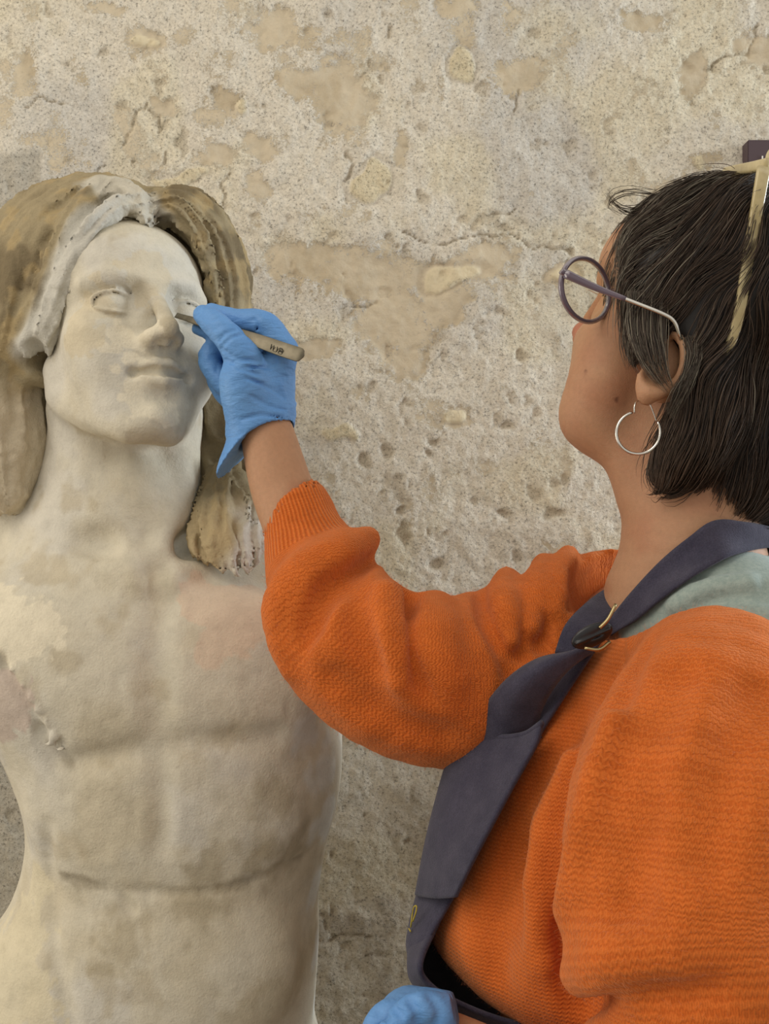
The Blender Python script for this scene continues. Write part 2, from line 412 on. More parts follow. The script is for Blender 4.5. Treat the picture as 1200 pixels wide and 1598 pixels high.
m, nt, b = mat('flaking_plaster', 0.95, 0.08)
at = nd(nt, 'ShaderNodeAttribute', attribute_name='Col')
fine = tex(nt, 420, 3, .75); mid = tex(nt, 150, 3, .6)
cov = ramp(nt, mth(nt, 'ADD', mth(nt, 'ADD', at.outputs['Alpha'], mth(nt, 'MULTIPLY', mth(nt, 'SUBTRACT', fine, .5), 2.2)), mth(nt, 'MULTIPLY', mth(nt, 'SUBTRACT', mid, .5), .9)), [(.34, 0.0), (.62, 1.0)])
sp = ramp(nt, tex(nt, 330, 3, 0.75), [(0.34, 0.30), (0.43, 0.85), (0.6, 1.04), (0.74, 1.22)])
sp2 = ramp(nt, tex(nt, 80, 5, 0.7), [(0.3, 0.86), (0.6, 1.04)])
coat = mul(nt, at.outputs['Color'], sp, .8)
cc = mul(nt, nd(nt, 'ShaderNodeAttribute', attribute_name='Under').outputs['Color'], coat, cov, 'MIX'); cc = mul(nt, cc, sp2, .7); lk(nt, cc, b.inputs['Base Color'])
hb = mth(nt, 'ADD', mth(nt, 'MULTIPLY', tex(nt, 300, 4, 0.7), mth(nt, 'ADD', mth(nt, 'MULTIPLY', cov, 0.8), 0.25)), mth(nt, 'ADD', tex(nt, 70, 4, 0.6), mth(nt, 'MULTIPLY', cov, .2)))
bump(nt, b, hb, 0.0032, 0.55)
MAT_WALL = m
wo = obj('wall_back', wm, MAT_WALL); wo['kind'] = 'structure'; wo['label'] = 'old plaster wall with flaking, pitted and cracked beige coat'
# floor
fm = grid_mesh('floor', np.array([[(x, y, 0) for y in np.linspace(-2.5, 1.25, 6)] for x in np.linspace(-2.6, 2.6, 6)]))
m, nt, b = mat('worn_concrete', 0.85, 0.2)
lk(nt, ramp(nt, tex(nt, 6, 6), [(0.3, lin(128, 118, 102)), (0.7, lin(165, 154, 136))]), b.inputs['Base Color'])
fo = obj('floor', fm, m); fo['kind'] = 'structure'

# the dark sign at the right edge
sg = thing('wall_sign', 'dark aubergine sign panel with white lettering on the plaster wall', 'sign', tuple(W(1215, 262, WD - 0.02)))
x0, x1 = W(1167, 218, 1.172)[0], W(1262, 218, 1.172)[0]; z1, z0 = W(1167, 218, 1.172)[2], W(1167, 268, 1.172)[2]
m, nt, b = mat('aubergine_board', 0.55, 0.3); b.inputs['Base Color'].default_value = (*lin(84, 70, 74), 1)
def slab(name, x0, x1, y0, y1, z0, z1, material, parent, bev=0.001):
    import bmesh
    bm = bmesh.new(); bmesh.ops.create_cube(bm, size=1)
    for v in bm.verts: v.co = ((x0 + x1) / 2 + v.co.x * (x1 - x0), (y0 + y1) / 2 + v.co.y * (y1 - y0), (z0 + z1) / 2 + v.co.z * (z1 - z0))
    bmesh.ops.bevel(bm, geom=list(bm.edges), offset=bev, segments=2, affect='EDGES')
    me = bpy.data.meshes.new(name); bm.to_mesh(me); bm.free(); return obj(name, me, material, parent)
slab('panel', x0, x1, 1.172, 1.20, z0, z1, m, sg)
m2, _, b2 = mat('white_print', 0.6); b2.inputs['Base Color'].default_value = (0.8, 0.78, 0.72, 1)
u = 0.00073
for a, w, h0, h1 in ((1189, 2.2, 243, 256), (1193, 2.2, 247, 256), (1198.5, 1.6, 246, 256)):
    p = W(a, h1, 1.171); q = W(a + w, h0, 1.171); slab('letter_stroke', p[0], q[0], 1.1712, 1.1728, p[2], q[2], m2, sg, 0.0002)
# ------------------------------------------------------------------ heads (shared landmark head in its own frame, cm)
def rot3(y, p, r, order=0):
    cy, sy, cp, sp, cr, sr = math.cos(y), math.sin(y), math.cos(p), math.sin(p), math.cos(r), math.sin(r)
    Rz = np.array([[cy, -sy, 0], [sy, cy, 0], [0, 0, 1]]); Rx = np.array([[1, 0, 0], [0, cp, -sp], [0, sp, cp]]); Ry = np.array([[cr, 0, sr], [0, 1, 0], [-sr, 0, cr]])
    return (Rz @ Rx @ Ry if order else Ry @ Rz @ Rx).astype(f4)
class Frame:
    def __init__(s, C, R, k): s.C = np.asarray(C, f4); s.R = R; s.k = k * 0.01
    def p(s, *v): return s.C + s.k * (s.R @ np.asarray(v, f4))
    def ell(s, c, r): return ell(s.p(*c), np.asarray(r, f4) * s.k, s.R)
    def ch(s, pts, r, n=None): return chain([s.p(*q) for q in pts], np.asarray(r, float) * s.k, n)
    def loc(s, P): return ((P - s.C) @ s.R) / s.k
def head(M, f, male=True, ex=3.4, mw=2.15, chd=0.0, chx=0.0, ez=-.15, mz=0.0, nose=1.0):
    k = f.k
    M.add(f.ell((0, .6, 3.0), (7.3, 9.2, 7.6)), 0)
    M.add(f.ell((0, -3.0, 3.4), (6.3, 6.1, 5.2)), 2 * k)                       # forehead
    M.add(f.ell((0, -3.0, -3.6), (6.2, 5.9, 7.6)), 2 * k)                      # face block
    for s in (-1, 1):
        M.add(f.ch([(5.4 * s, .2, -4.0), (5.2 * s, -.8, -7.0), (1.7 * s + chx, -7.6, -10.4 - chd)], [1.5, 1.35, 1.35], 12), 1.8 * k)   # jaw
        M.add(f.ell((4.5 * s, -5.8, -2.6), (2.1, 2.4, 1.9)), 1.6 * k)          # cheekbone
        M.add(f.ell((3.6 * s, -6.0, -5.6), (2.4, 2.6, 2.8)), 1.8 * k)          # cheek
    M.add(f.ell((chx, -8.25, -10.0 - chd), (1.6, 1.6, 1.4)), 1.6 * k)                  # chin
    for s in (-1, 1): M.add(f.ell((2.3 * s + chx * .6, -6.7, -8.6 - chd * .4), (1.9, 1.8, 1.9)), 1.6 * k)
    M.add(f.ell((0, -7.4, -6.6), (3.0, 2.1, 2.9)), 1.5 * k)                    # muzzle
    for s in (-1, 1):
        M.add(f.ch([(.9 * s, -8.6, 1.5), (3.2 * s, -8.3, 1.9), (5.2 * s, -6.6, 1.5)], [.75, .8, .6] if male else [.5, .55, .5], 10), 1.0 * k)
        M.sub(f.ell((ex * s, -9.9, ez), (2.3, 1.75, 1.45)), 1.0 * k)          # socket
        M.sub(f.ell((1.75 * s, -9.3, .2), (.7, .9, .9)), .8 * k)               # inner corner
    # nose
    n_ = nose
    M.add(f.ch([(0, -8.4, 1.4), (0, -9.5, -.6), (0, -10.6 - .7 * n_, -2.9 - .3 * n_)], [.8, .68, .72], 8), .6 * k)
    M.add(f.ell((0, -10.75 - .6 * n_, -3.2 - .4 * n_), (.86, .9, .8)), .5 * k)
    for s in (-1, 1):
        M.add(f.ell((1.05 * s, -9.6 - .3 * n_, -3.65 - .3 * n_), (.75, 1.25, .72)), .8 * k)
        M.sub(f.ell((.75 * s, -10.2 - .4 * n_, -4.4 - .35 * n_), (.36, .66, .42)), .25 * k)
    M.add(f.ch([(0, -10.2 - .4 * n_, -4.0 - .4 * n_), (0, -9.3, -4.8)], [.35, .4]), .4 * k)
    # mouth
    M.sub(f.ell((0, -9.75, -5.4 + mz * .5), (.35, .35, .8)), .4 * k)
    for s in (-1, 1):
        M.add(f.ch([(.0, -9.45, -6.5 + mz), (.55 * s, -9.5, -6.32 + mz), (1.4 * s, -9.05, -6.6 + mz), (mw * s, -8.3, -7.05 + mz)], [.46, .5, .42, .2], 10), .3 * k)
        M.add(f.ch([(0, -9.3, -7.85 + mz), (1.0 * s, -9.1, -7.72 + mz), (mw * .92 * s, -8.3, -7.2 + mz)], [.64, .56, .22], 10), .3 * k)
        M.sub(f.ch([(0, -9.75, -7.15 + mz), (1.0 * s, -9.45, -7.08 + mz), (mw * 1.0 * s, -8.6, -7.12 + mz)], [.46, .42, .17], 10), .14 * k)
        M.sub(f.ell((mw * 1.12 * s, -8.9, -7.2 + mz), (.4, .5, .4)), .5 * k)
    M.sub(f.ell((0, -9.85, -8.95 + mz * .6), (1.5, .75, .5)), .7 * k)
    for s in (-1, 1):   # eyes with lids
        M.add(f.ell((ex * s, -7.0, ez), (1.66, 1.5, 1.5)), .12 * k)
        up, dn = [], []
        for i in range(11):
            a = math.pi * i / 10; x = -1.85 * math.cos(a)
            zu = 1.02 * math.sin(a) ** .75 - .15; zd = -.80 * math.sin(a) - .18
            for l, z in ((up, zu), (dn, zd)):
                yy = math.sqrt(max(1.74 ** 2 - (x * .80) ** 2 - z * z * .9, .2))
                l.append((ex * s + x, -7.0 - yy + .05 + .30 * abs(x) / 1.85, z + ez + .15))
        M.add(f.ch(up, [.12] + [.19] * 9 + [.12], 22), .10 * k); M.add(f.ch(dn, [.10] + [.15] * 9 + [.10], 22), .16 * k)
        M.sub(f.ch([(q[0], q[1] - .12, q[2] + .42) for q in up[2:-2]], .12, 14), .2 * k)

# ------------------------------------------------------------------ statue
fs = Frame((-0.2515, 0.97, H + 0.1655), rot3(0.604, -0.236, 0.03), 1.035)
S = Model()
head(S, fs, ex=3.25, chd=.65, chx=-.8, ez=-.5, mz=.45, nose=.65)
# neck
S.add(loftz([(W(0, y, 1)[2], W((a + b) / 2, 0, .985)[0], c, rp((b - a) / 2, .985), ry) for y, a, b, c, ry in
     [(600, 95, 285, .99, .055), (660, 78, 292, .99, .06), (720, 72, 296, .985, .064), (780, 68, 304, .98, .068), (840, 40, 330, .98, .07), (900, 0, 380, .985, .075)]], 2.0), .018)
S.add(chain(WL([(285, 640, .99), (275, 760, .945), (250, 885, .905)]), [.018, .018, .012], 10), .02)
S.add(chain(WL([(105, 640, .95), (150, 770, .925), (215, 890, .905)]), [.016, .016, .012], 10), .02)
S.add(ell(W(218, 770, .925), (.02, .015, .03)), .02)
# shoulders and trunk
def zr(y): return H + (799 - y) / F * .985
rows = []
for y, a, b, cy, ry in [(845, 60, 380, .995, .06), (900, -60, 440, .99, .095), (960, -95, 470, .985, .112), (1040, -60, 500, .98, .12), (1100, -10, 522, .98, .12), (1150, 12, 533, .98, .117), (1200, 33, 533, .98, .113),
                        (1250, 50, 527, .98, .11), (1300, 54, 513, .98, .107), (1350, 46, 503, .98, .106), (1400, 26, 497, .98, .108), (1450, -8, 498, .98, .112), (1520, -32, 494, .98, .118), (1600, -55, 488, .985, .122), (1700, -60, 488, .99, .125), (1850, -50, 480, 1.0, .12)]:
    rows.append((zr(y), W((a + b) / 2, 0, .985)[0], cy, rp((b - a) / 2, .985), ry))
S.add(loftz(rows, 2.35), .03)
S.add(chain(WL([(60, 800, 1.0), (-60, 880, 1.0), (-110, 960, .99)]), [.035, .05, .06], 8), .04)
S.add(chain(WL([(300, 800, 1.0), (400, 870, 1.0), (455, 960, 1.0)]), [.03, .045, .055], 8), .04)
S.add(chain(WL([(455, 960, 1.0), (480, 1080, 1.02)]), [.05, .035]), .03)
# stub of the lost right arm
S.add(chain(WL([(-95, 960, .985), (-60, 1090, .955), (-50, 1150, .965)]), [.062, .05, .035], 8), .02)
# legs below the frame down to a low base
for a, b in ((110, 150), (370, 350)):
    S.add(chain([W(a, 1720, 1.0), np.array([W(b, 0, 1.0)[0], 1.0, .52], f4), np.array([W(b, 0, 1.0)[0], 1.01, .10], f4)], [.088, .07, .055], 12), .04)
# chest and belly relief
for (x, y, d, r) in [(120, 1050, .905, (.082, .028, .066)), (372, 1040, .905, (.08, .028, .062))]: S.add(ell(W(x, y, d), r), .035)
S.add(ell(W(255, 1268, .905), (.112, .032, .063)), .03)      # rib arch and upper belly
S.add(ell(W(280, 1500, .905), (.10, .035, .07)), .03)
CL = []
for x0, x1 in ((228, 20), (262, 380)): CL.append(chain(S.hits([(x0, 905), ((x0 * 2 + x1) / 3, 888), ((x0 + 2 * x1) / 3, 868), (x1, 848)], .003), [.008, .009, .007, .003], 12))
for q in CL: S.add(q, .016)
B0 = Model(); B0.ops = list(S.ops)
def crease(M, base, pts, r, k, push=0.0, n=14):
    M.sub(chain(base.hits(pts, push), r, n), k)
crease(S, B0, [(235, 880)], [.014], .012) if False else None
S.sub(ell(B0.hit(243, 888) + np.array([0, -.002, 0]), (.011, .013, .015)), .014)
for q in ((150, 846), (306, 850)): S.sub(ell(B0.hit(*q) + np.array([0, -.007, 0]), (.018, .013, .010)), .02)
crease(S, B0, [(250, 940), (243, 1000), (243, 1060), (247, 1125)], [.003, .005, .006, .003], .022, -.003)
crease(S, B0, [(80, 1168), (100, 1192), (170, 1180), (250, 1165), (330, 1158), (430, 1150)], [.002, .0025, .0025, .0025, .002, .0008], .022, -.003)
crease(S, B0, [(95, 1368), (160, 1384), (240, 1392), (310, 1392), (375, 1380), (430, 1358), (485, 1328)], [.0002, .0009, .0018, .0013, .0011, .0014, .0004], .007, -.0006)
crease(S, B0, [(72, 1290), (76, 1360), (80, 1440), (92, 1520), (108, 1600), (125, 1680)], [.002, .0025, .003, .003, .003, .003], .014, -.002)
crease(S, B0, [(250, 1200), (252, 1260), (250, 1320)], [.001, .0018, .001], .018, -.002)
crease(S, B0, [(0, 1030), (22, 1070), (50, 1115), (62, 1150), (84, 1172)], [.004, .004, .0045, .004, .003], .004, -.001)
crease(S, B0, [(196, 1408), (205, 1420)], [.004, .004], .005, -.001, 4)
for q in ((30, 1068, 5), (42, 1090, 6), (54, 1108, 7), (66, 1128, 6), (78, 1150, 8), (88, 1168, 6), (12, 1045, 5), (72, 1160, 7)): S.add(ell(B0.hit(q[0] + 6, q[1]), np.array([1.2, .7, .8]) * rp(q[2], .9)), .002)
S.sub(ell(B0.hit(62, 1143), (.006, .007, .008)), .004)
X = graded([(-.52, .0042), (-.36, .0017), (-.16, .0026), (-.03, .0042), (.0, None)]); Y = graded([(.82, .0026), (1.02, .006), (1.17, None)])
Z = graded([(0.06, .02), (.80, .0042), (H - .10, .0026), (H + .03, .0017), (H + .25, .003), (H + .33, None)])
V, Q = surface(S, X, Y, Z)
V = V - vnormals(V, Q) * (.0006 * fbm(V * 42, 3, 71) + .0011 * np.clip(noise(V * 85, 72) - .35, 0, 1))[:, None]
STAT = thing('statue', 'weathered cream plaster statue of a long-haired nude youth with lost arm', 'statue', (-.19, 1.0, 0))
sm = npmesh('torso_and_head', V, Q)
def spots(base, l, V, seed, amp=.65, fr=85, soft=.08):
    r = np.full(len(V), 9., f4); w = fbm(V * fr, 3, seed)
    for x, y, rr in l:
        h = base.hit(x, y); r = np.minimum(r, np.linalg.norm(V - h, axis=1) / rp(rr, h[1]))
    return 1 - sstep(1 - soft, 1.0, r + w * amp)
base = np.array(lin(206, 198, 178)); c = np.broadcast_to(base, V.shape).copy()
a1 = fbm(V * 13, 4, 81); a2 = fbm(V * 30, 4, 82)
c = mix(c, np.array(lin(198, 187, 162)), sstep(-.05, .4, a1) * .8); c = mix(c, np.array(lin(205, 200, 188)), sstep(.05, .4, -a1) * .7)
c = mix(c, np.array(lin(178, 164, 136)), sstep(.18, .5, a2) * .5)
# lighter fills on cheek, lips, chin and chest; pinkish fill on the right breast; grime lines
lite = spots(S, [(225, 520, 30), (200, 560, 14), (190, 520, 26), (180, 545, 12), (232, 592, 34), (215, 602, 22), (235, 625, 40), (262, 640, 30), (220, 632, 26), (160, 540, 12), (182, 576, 8)], V, 83)
c = mix(c, np.array(lin(226, 216, 192)), lite * .75)
lite = spots(S, [(10, 970, 60), (50, 985, 46), (70, 975, 24), (-20, 960, 60), (25, 1000, 40)], V, 84); c = mix(c, np.array(lin(224, 214, 190)), lite * .9)
lite = spots(S, [(310, 930, 42), (350, 945, 50), (390, 960, 44), (330, 1010, 34), (360, 990, 40), (300, 945, 26), (400, 925, 30)], V, 85, .45); c = mix(c, np.array(lin(210, 191, 168)), lite * .95)
lite = spots(S, [(150, 470, 38), (120, 520, 40), (230, 430, 40)], V, 88); c = mix(c, np.array(lin(205, 190, 158)), lite * .5)
gr_ = spots(S, [(430, 1560, 60), (470, 1510, 46), (400, 1590, 60), (360, 1610, 50), (490, 1460, 30)], V, 97, .8, 85, .5); c = mix(c, np.array(lin(184, 172, 144)), gr_ * .5)
lite = spots(S, [(505, 1200, 50), (508, 1280, 44), (495, 1380, 40), (495, 1480, 36), (480, 1140, 50), (500, 1560, 30)], V, 86, .7, 60, .5); c = mix(c, np.array(lin(214, 214, 206)), lite * .75)  # cool rim light along the right flank, put into the colour
lite = spots(S, [(20, 1480, 70), (40, 1560, 60), (60, 1380, 30), (10, 1560, 60)], V, 87); c = mix(c, np.array(lin(214, 203, 174)), lite * .8)  # left flank tinted brighter, as lit from that side
lite = spots(S, [(8, 1085, 42), (22, 1120, 30), (0, 1130, 40)], V, 90); c = mix(c, np.array(lin(196, 180, 166)), lite * .9)
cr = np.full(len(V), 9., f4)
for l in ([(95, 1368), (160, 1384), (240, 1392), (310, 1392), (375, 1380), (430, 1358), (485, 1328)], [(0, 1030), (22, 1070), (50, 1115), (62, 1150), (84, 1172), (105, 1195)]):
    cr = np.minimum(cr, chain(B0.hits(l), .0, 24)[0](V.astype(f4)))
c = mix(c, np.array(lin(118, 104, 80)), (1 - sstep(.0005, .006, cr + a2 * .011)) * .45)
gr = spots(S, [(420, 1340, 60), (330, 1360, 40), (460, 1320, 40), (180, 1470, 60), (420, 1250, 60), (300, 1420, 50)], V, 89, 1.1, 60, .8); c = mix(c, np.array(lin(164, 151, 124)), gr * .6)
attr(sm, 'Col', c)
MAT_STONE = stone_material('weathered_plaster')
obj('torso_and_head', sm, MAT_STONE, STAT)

# hair of the statue
HS = Model()
hw = lambda l, r, n=22, g=None: chain(WL(l), [rp(q, p[2]) for q, p in zip(r, l)], n, g)
# left mass, swept from the parting down past the ear to the shoulder
HS.add(hw([(205, 335, .985), (125, 338, .975), (58, 392, .96), (15, 480, .95), (-15, 590, .95), (-5, 690, .955), (5, 760, .95)], [40, 55, 58, 58, 66, 66, 40], 20, (9, .0018, 5)), .0)
HS.add(hw([(190, 325, 1.0), (90, 350, 1.0), (10, 430, .99), (-40, 560, .99)], [45, 64, 66, 62], 18, (9, .002, 6)), .02)
HS.add(hw([(120, 326, .95), (66, 375, .935), (36, 460, .93), (12, 550, .93)], [34, 36, 30, 26], 18, (7, .002, 15)), .014)
HS.add(hw([(48, 590, .965), (42, 660, .965), (40, 730, .965), (20, 780, .955)], [22, 30, 30, 20], 14, (6, .002, 16)), .012)
HS.add(hw([(40, 420, .96), (60, 500, .955), (50, 570, .95)], [40, 40, 24], 10), .015)
# pale strand along the temple
HS.add(hw([(218, 318, .93), (180, 326, .918), (140, 362, .905), (110, 415, .90), (86, 480, .905), (60, 545, .915)], [14, 17, 18, 18, 22, 20], 18, (5, .0018, 7)), .010)
HS.add(hw([(160, 300, .95), (130, 330, .925), (95, 390, .912), (70, 460, .915), (45, 530, .92)], [18, 20, 20, 22, 18], 18, (5, .0018, 17)), .012)
# locks either side of the parting and the right mass
HS.add(hw([(130, 300, .975), (180, 300, .955), (212, 310, .938), (226, 338, .922)], [26, 24, 18, 9], 14, (5, .002, 8)), .010)
HS.add(hw([(232, 345, .925), (240, 322, .938), (270, 318, .945), (300, 345, .94), (322, 390, .945)], [8, 14, 20, 20, 12], 20, (6, .003, 18)), .006)
HS.add(hw([(240, 325, .955), (285, 328, .955), (332, 372, .96), (354, 440, .97), (358, 520, .985)], [24, 34, 32, 30, 26], 18, (8, .0034, 9)), .006)
HS.add(hw([(250, 312, .965), (305, 318, .965), (350, 375, .97), (372, 450, .985), (368, 530, 1.0)], [14, 18, 17, 16, 16], 18, (6, .003, 19)), .006)
HS.add(hw([(240, 325, .985), (300, 345, .99), (345, 410, 1.0), (352, 500, 1.0), (345, 560, 1.0)], [28, 44, 40, 38, 38], 18, (8, .0028, 10)), .012)
HS.add(hw([(300, 352, .945), (325, 400, .948), (336, 450, .955), (338, 500, .962)], [10, 13, 13, 10], 16, (4, .003, 20)), .006)
HS.add(hw([(335, 560, 1.01), (340, 660, 1.01), (345, 760, .99), (345, 800, .965)], [42, 52, 50, 36], 16, (7, .0035, 11)), .015)
# ragged tip of the lock lying on the breast
for t_ in ([(345, 740, .965), (318, 800, .935), (308, 850, .918), (322, 880, .906)], [(350, 745, .96), (335, 800, .928), (330, 850, .910), (345, 890, .902)], [(355, 745, .955), (355, 800, .925), (355, 850, .908), (368, 895, .902)],
           [(362, 750, .955), (375, 800, .93), (378, 850, .912), (388, 890, .905)], [(368, 755, .96), (390, 800, .94), (400, 845, .922), (398, 880, .915)], [(350, 770, .945), (345, 815, .92), (362, 860, .906), (352, 885, .903)]):
    HS.add(hw(t_, [20, 19, 15, 6], 14, (5, .0025, len(t_[0]) + t_[1][0])), .004)
HS.add(fs.ell((0, 2.4, 3.1), (7.75, 8.4, 8.0)), .01)
HS.sub(fs.ell((0, -9.5, -2.0), (6.9, 8.0, 8.6)), .008)
# the deep hollow at the ear
HS.sub(ell(W(47, 547, .895), (.010, .03, .014)), .006)
HS.add(hw([(6, 575, .95), (26, 588, .938), (48, 590, .932), (72, 594, .94)], [16, 13, 11, 11], 10), .014)
V, Q = surface(HS, axis(-.43, -.09, .0024), axis(.86, 1.09, .0024), axis(H - .08, H + .34, .0024))
V = V - vnormals(V, Q) * (.0026 * fbm(V * 48 + fbm(V * 20, 2, 92)[:, None] * 2, 4, 91))[:, None]
hm = npmesh('hair', V, Q)
Vp = 600 + V[:, 0] / V[:, 1] * F; Vy = 799 - (V[:, 2] - H) / V[:, 1] * F
a1 = fbm(V * 22, 4, 95); a2 = fbm(V * 60, 3, 96)
c = np.broadcast_to(np.array(lin(158, 144, 114)), V.shape).copy()
c = mix(c, np.array(lin(112, 99, 76)), sstep(-.05, .4, a1) * .8); c = mix(c, np.array(lin(176, 154, 112)), sstep(.12, .45, a2) * .6)
pal = chain(WL([(212, 318, .925), (172, 328, .915), (128, 370, .90), (100, 430, .895), (78, 492, .90), (50, 548, .91)]), .016, 20)[0](V.astype(f4))
c = mix(c, np.array(lin(196, 192, 180)), 1 - sstep(-.004, .008, pal + a1 * .01))
pal = chain(WL([(150, 305, .95), (215, 310, .93), (228, 345, .91), (240, 350, .93)]), .015, 10)[0](V.astype(f4))
c = mix(c, np.array(lin(196, 190, 174)), 1 - sstep(-.002, .008, pal + a1 * .01))
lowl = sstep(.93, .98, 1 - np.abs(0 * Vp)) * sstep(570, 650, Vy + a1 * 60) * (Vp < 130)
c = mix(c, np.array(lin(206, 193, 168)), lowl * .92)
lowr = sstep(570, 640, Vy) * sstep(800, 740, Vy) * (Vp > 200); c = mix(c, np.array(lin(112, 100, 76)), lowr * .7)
curl = sstep(770, 810, Vy) * (Vp > 250); c = mix(c, np.array(lin(184, 164, 126)), curl * .7); c = mix(c, np.array(lin(206, 200, 186)), curl * sstep(340, 375, Vp + a1 * 40) * .9)
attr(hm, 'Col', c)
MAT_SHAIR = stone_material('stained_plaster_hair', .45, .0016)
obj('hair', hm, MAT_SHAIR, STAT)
# low base under the feet, out of the frame
m, nt, b = mat('base_stone', .9); lk(nt, ramp(nt, tex(nt, 20, 5), [(.3, lin(150, 140, 120)), (.7, lin(180, 170, 150))]), b.inputs['Base Color'])
slab('base', -.48, .02, .82, 1.17, 0, .09, m, STAT, .006)
# ------------------------------------------------------------------ the restorer
PERS = thing('person', 'person with short dark hair, glasses and orange knit sweater reaching up with tweezers', 'person', (.23, .80, 0))
fw = Frame((.2482, .807, H + .1474), rot3(-2.2476, -.3385, .249, 1), .96)
def hw(l, r, n=22, g=None): return chain(WL(l), [rp(q, p[2]) for q, p in zip(r, l)], n, g)
# --- clothing volumes first, so that the body can stay inside them
def tz(y): return H + (799 - y) / F * .76
TR = [(tz(y), x, .80, rx, ry) for y, x, rx, ry in [(985, .262, .085, .10), (1040, .255, .115, .13), (1100, .250, .13, .143), (1200, .236, .15, .15), (1300, .221, .16, .155), (1400, .206, .165, .155), (1470, .199, .166, .152), (1530, .212, .160, .15), (1600, .240, .148, .148), (1750, .232, .15, .15), (1830, .236, .155, .152)]]
FAR = [(462, 797, .858), (478, 845, .85), (502, 905, .835), (548, 1000, .80), (660, 1062, .80), (790, 1050, .835), (950, 1000, .88), (1010, 985, .88)]
FARR = [58, 66, 86, 116, 128, 138, 140, 110]
NEAR = [(1095, 1035, .73), (1118, 1100, .675), (1090, 1250, .625), (1082, 1420, .60), (1090, 1560, .585), (1010, 1720, .60), (880, 1760, .63)]
NEARR = [80, 145, 195, 205, 180, 130, 110]
farp, nearp, torp = hw(FAR, FARR, 30), hw(NEAR, NEARR, 26), loftz(TR)
SW = Model(); SW.add(torp); SW.add(farp, .03); SW.add(nearp, .012)
SW.add(hw([(1015, 1035, .75), (1085, 1045, .72), (1145, 1075, .69)], [65, 88, 105], 8), .02)
SW.add(hw([(985, 985, .86), (960, 960, .88)], [80, 90], 4), .02)
B1 = Model(); B1.ops = list(SW.ops)
def fold(l, r, k, push=0.0, up=False, n=12):
    r = [q * 1.5 for q in r]
    p = chain(B1.hits(l, push), r, n); (SW.add if up else SW.sub)(p, k)
# sleeve of the raised arm
fold([(588, 862), (545, 885), (500, 925), (480, 975), (478, 1005)], [.005, .009, .010, .008, .003], .007)
fold([(520, 850), (470, 895), (440, 960), (452, 1040)], [.004, .010, .010, .004], .018, .004, True)
fold([(575, 842), (530, 862), (490, 890)], [.007, .009, .005], .012, .004, True)
fold([(642, 925), (640, 975), (648, 1040), (672, 1090)], [.007, .008, .006, .003], .008)
fold([(600, 930), (600, 1000), (610, 1060)], [.006, .008, .004], .02, .004, True)
fold([(560, 905), (555, 960), (575, 1040), (590, 1090)], [.002, .006, .007, .003], .016)
fold([(682, 940), (680, 1000), (700, 1060)], [.004, .008, .004], .02, .005, True)
for l in ([(752, 905), (760, 955), (785, 1010), (800, 1050)], [(828, 888), (822, 930), (812, 975), (815, 1020)], [(868, 868), (858, 910), (848, 960), (846, 1005)], [(905, 858), (895, 900), (888, 940)], [(940, 850), (930, 880), (915, 915)]):
    fold(l, [.005] + [.006] * (len(l) - 1), .007)
for l in ([(790, 900), (790, 945), (800, 1000)], [(850, 880), (840, 920), (832, 980)], [(888, 866), (876, 910), (866, 955)]): fold(l, [.006, .008, .004], .010, .004, True)
fold([(520, 1060), (600, 1120), (690, 1150)], [.003, .005, .003], .02)
# near side
fold([(1005, 1010), (955, 1120), (915, 1240), (885, 1360), (872, 1440), (892, 1540)], [.002, .004, .006, .007, .008, .006], .016)
fold([(905, 1110), (860, 1220), (828, 1330), (812, 1440)], [.002, .006, .007, .003], .025)
fold([(960, 1130), (925, 1230), (900, 1330), (885, 1420)], [.002, .003, .003, .002], .025, .003, True)
fold([(890, 1190), (850, 1300), (838, 1400), (850, 1500)], [.003, .006, .006, .003], .02, .004, True)
fold([(800, 1330), (770, 1430), (775, 1520)], [.003, .006, .003], .025)
fold([(905, 1575), (950, 1540), (1020, 1535), (1120, 1545)], [.004, .007, .007, .003], .016)
fold([(900, 1530), (960, 1505), (1060, 1505)], [.004, .009, .004], .02, .005, True)
fold([(1180, 1080), (1120, 1200), (1100, 1330)], [.003, .006, .003], .03)
fold([(1050, 1060), (1000, 1180), (985, 1300), (980, 1400)], [.003, .006, .007, .003], .03)
# wide neckline and arm openings
SW.sub(hw([(1098, 925, .80), (1085, 960, .80)], [1, 1], None), 0) if False else None
SW.sub(ell(W(1100, 918, .80), (.105, .112, .066)), .004)
SW.sub(hw([(430, 735, .865), (462, 815, .856)], [50, 52]), .003)
V, Q = surface(SW, graded([(-.13, .0029), (.30, .007), (.47, None)]), graded([(.50, .0030), (.84, .0045), (1.04, None)]), graded([(.88, .008), (.99, .0029), (H + .03, None)]))
V = V - vnormals(V, Q) * (.0016 * fbm(V * 45, 3, 101))[:, None]
swm = npmesh('sweater', V, Q)
def param(path, rad, n, V):
    fn = hw(path, rad, n)[0]; o = [np.concatenate(x) for x in zip(*[fn(np.asfortranarray(v, f4), True) for v in np.array_split(V, max(1, len(V) // 3000))])]
    L = np.r_[0, np.cumsum(np.linalg.norm(np.diff(catmull(WL(path), n), axis=0), axis=1))]
    return o[0], np.interp(o[1], np.arange(n), L), o[2]
d1, v1, a1 = param(FAR, FARR, 200, V); d2, v2, a2 = param(NEAR, NEARR, 180, V); d3 = torp[0](np.asfortranarray(V, f4))
st = .0028
u3 = np.arctan2(V[:, 1] - .8, V[:, 0] - .22) * .155
K = np.where(((d1 < d2) & (d1 < d3))[:, None], np.stack([a1 * .055, v1], 1) * 1.22, np.where((d2 < d3)[:, None], np.stack([a2 * .085, v2], 1), np.stack([u3, V[:, 2]], 1)))
cuff = ((d1 < d2) & (d1 < d3) & (v1 < .056)).astype(f4)
vattr(swm, 'Knit', np.c_[K / st, cuff])
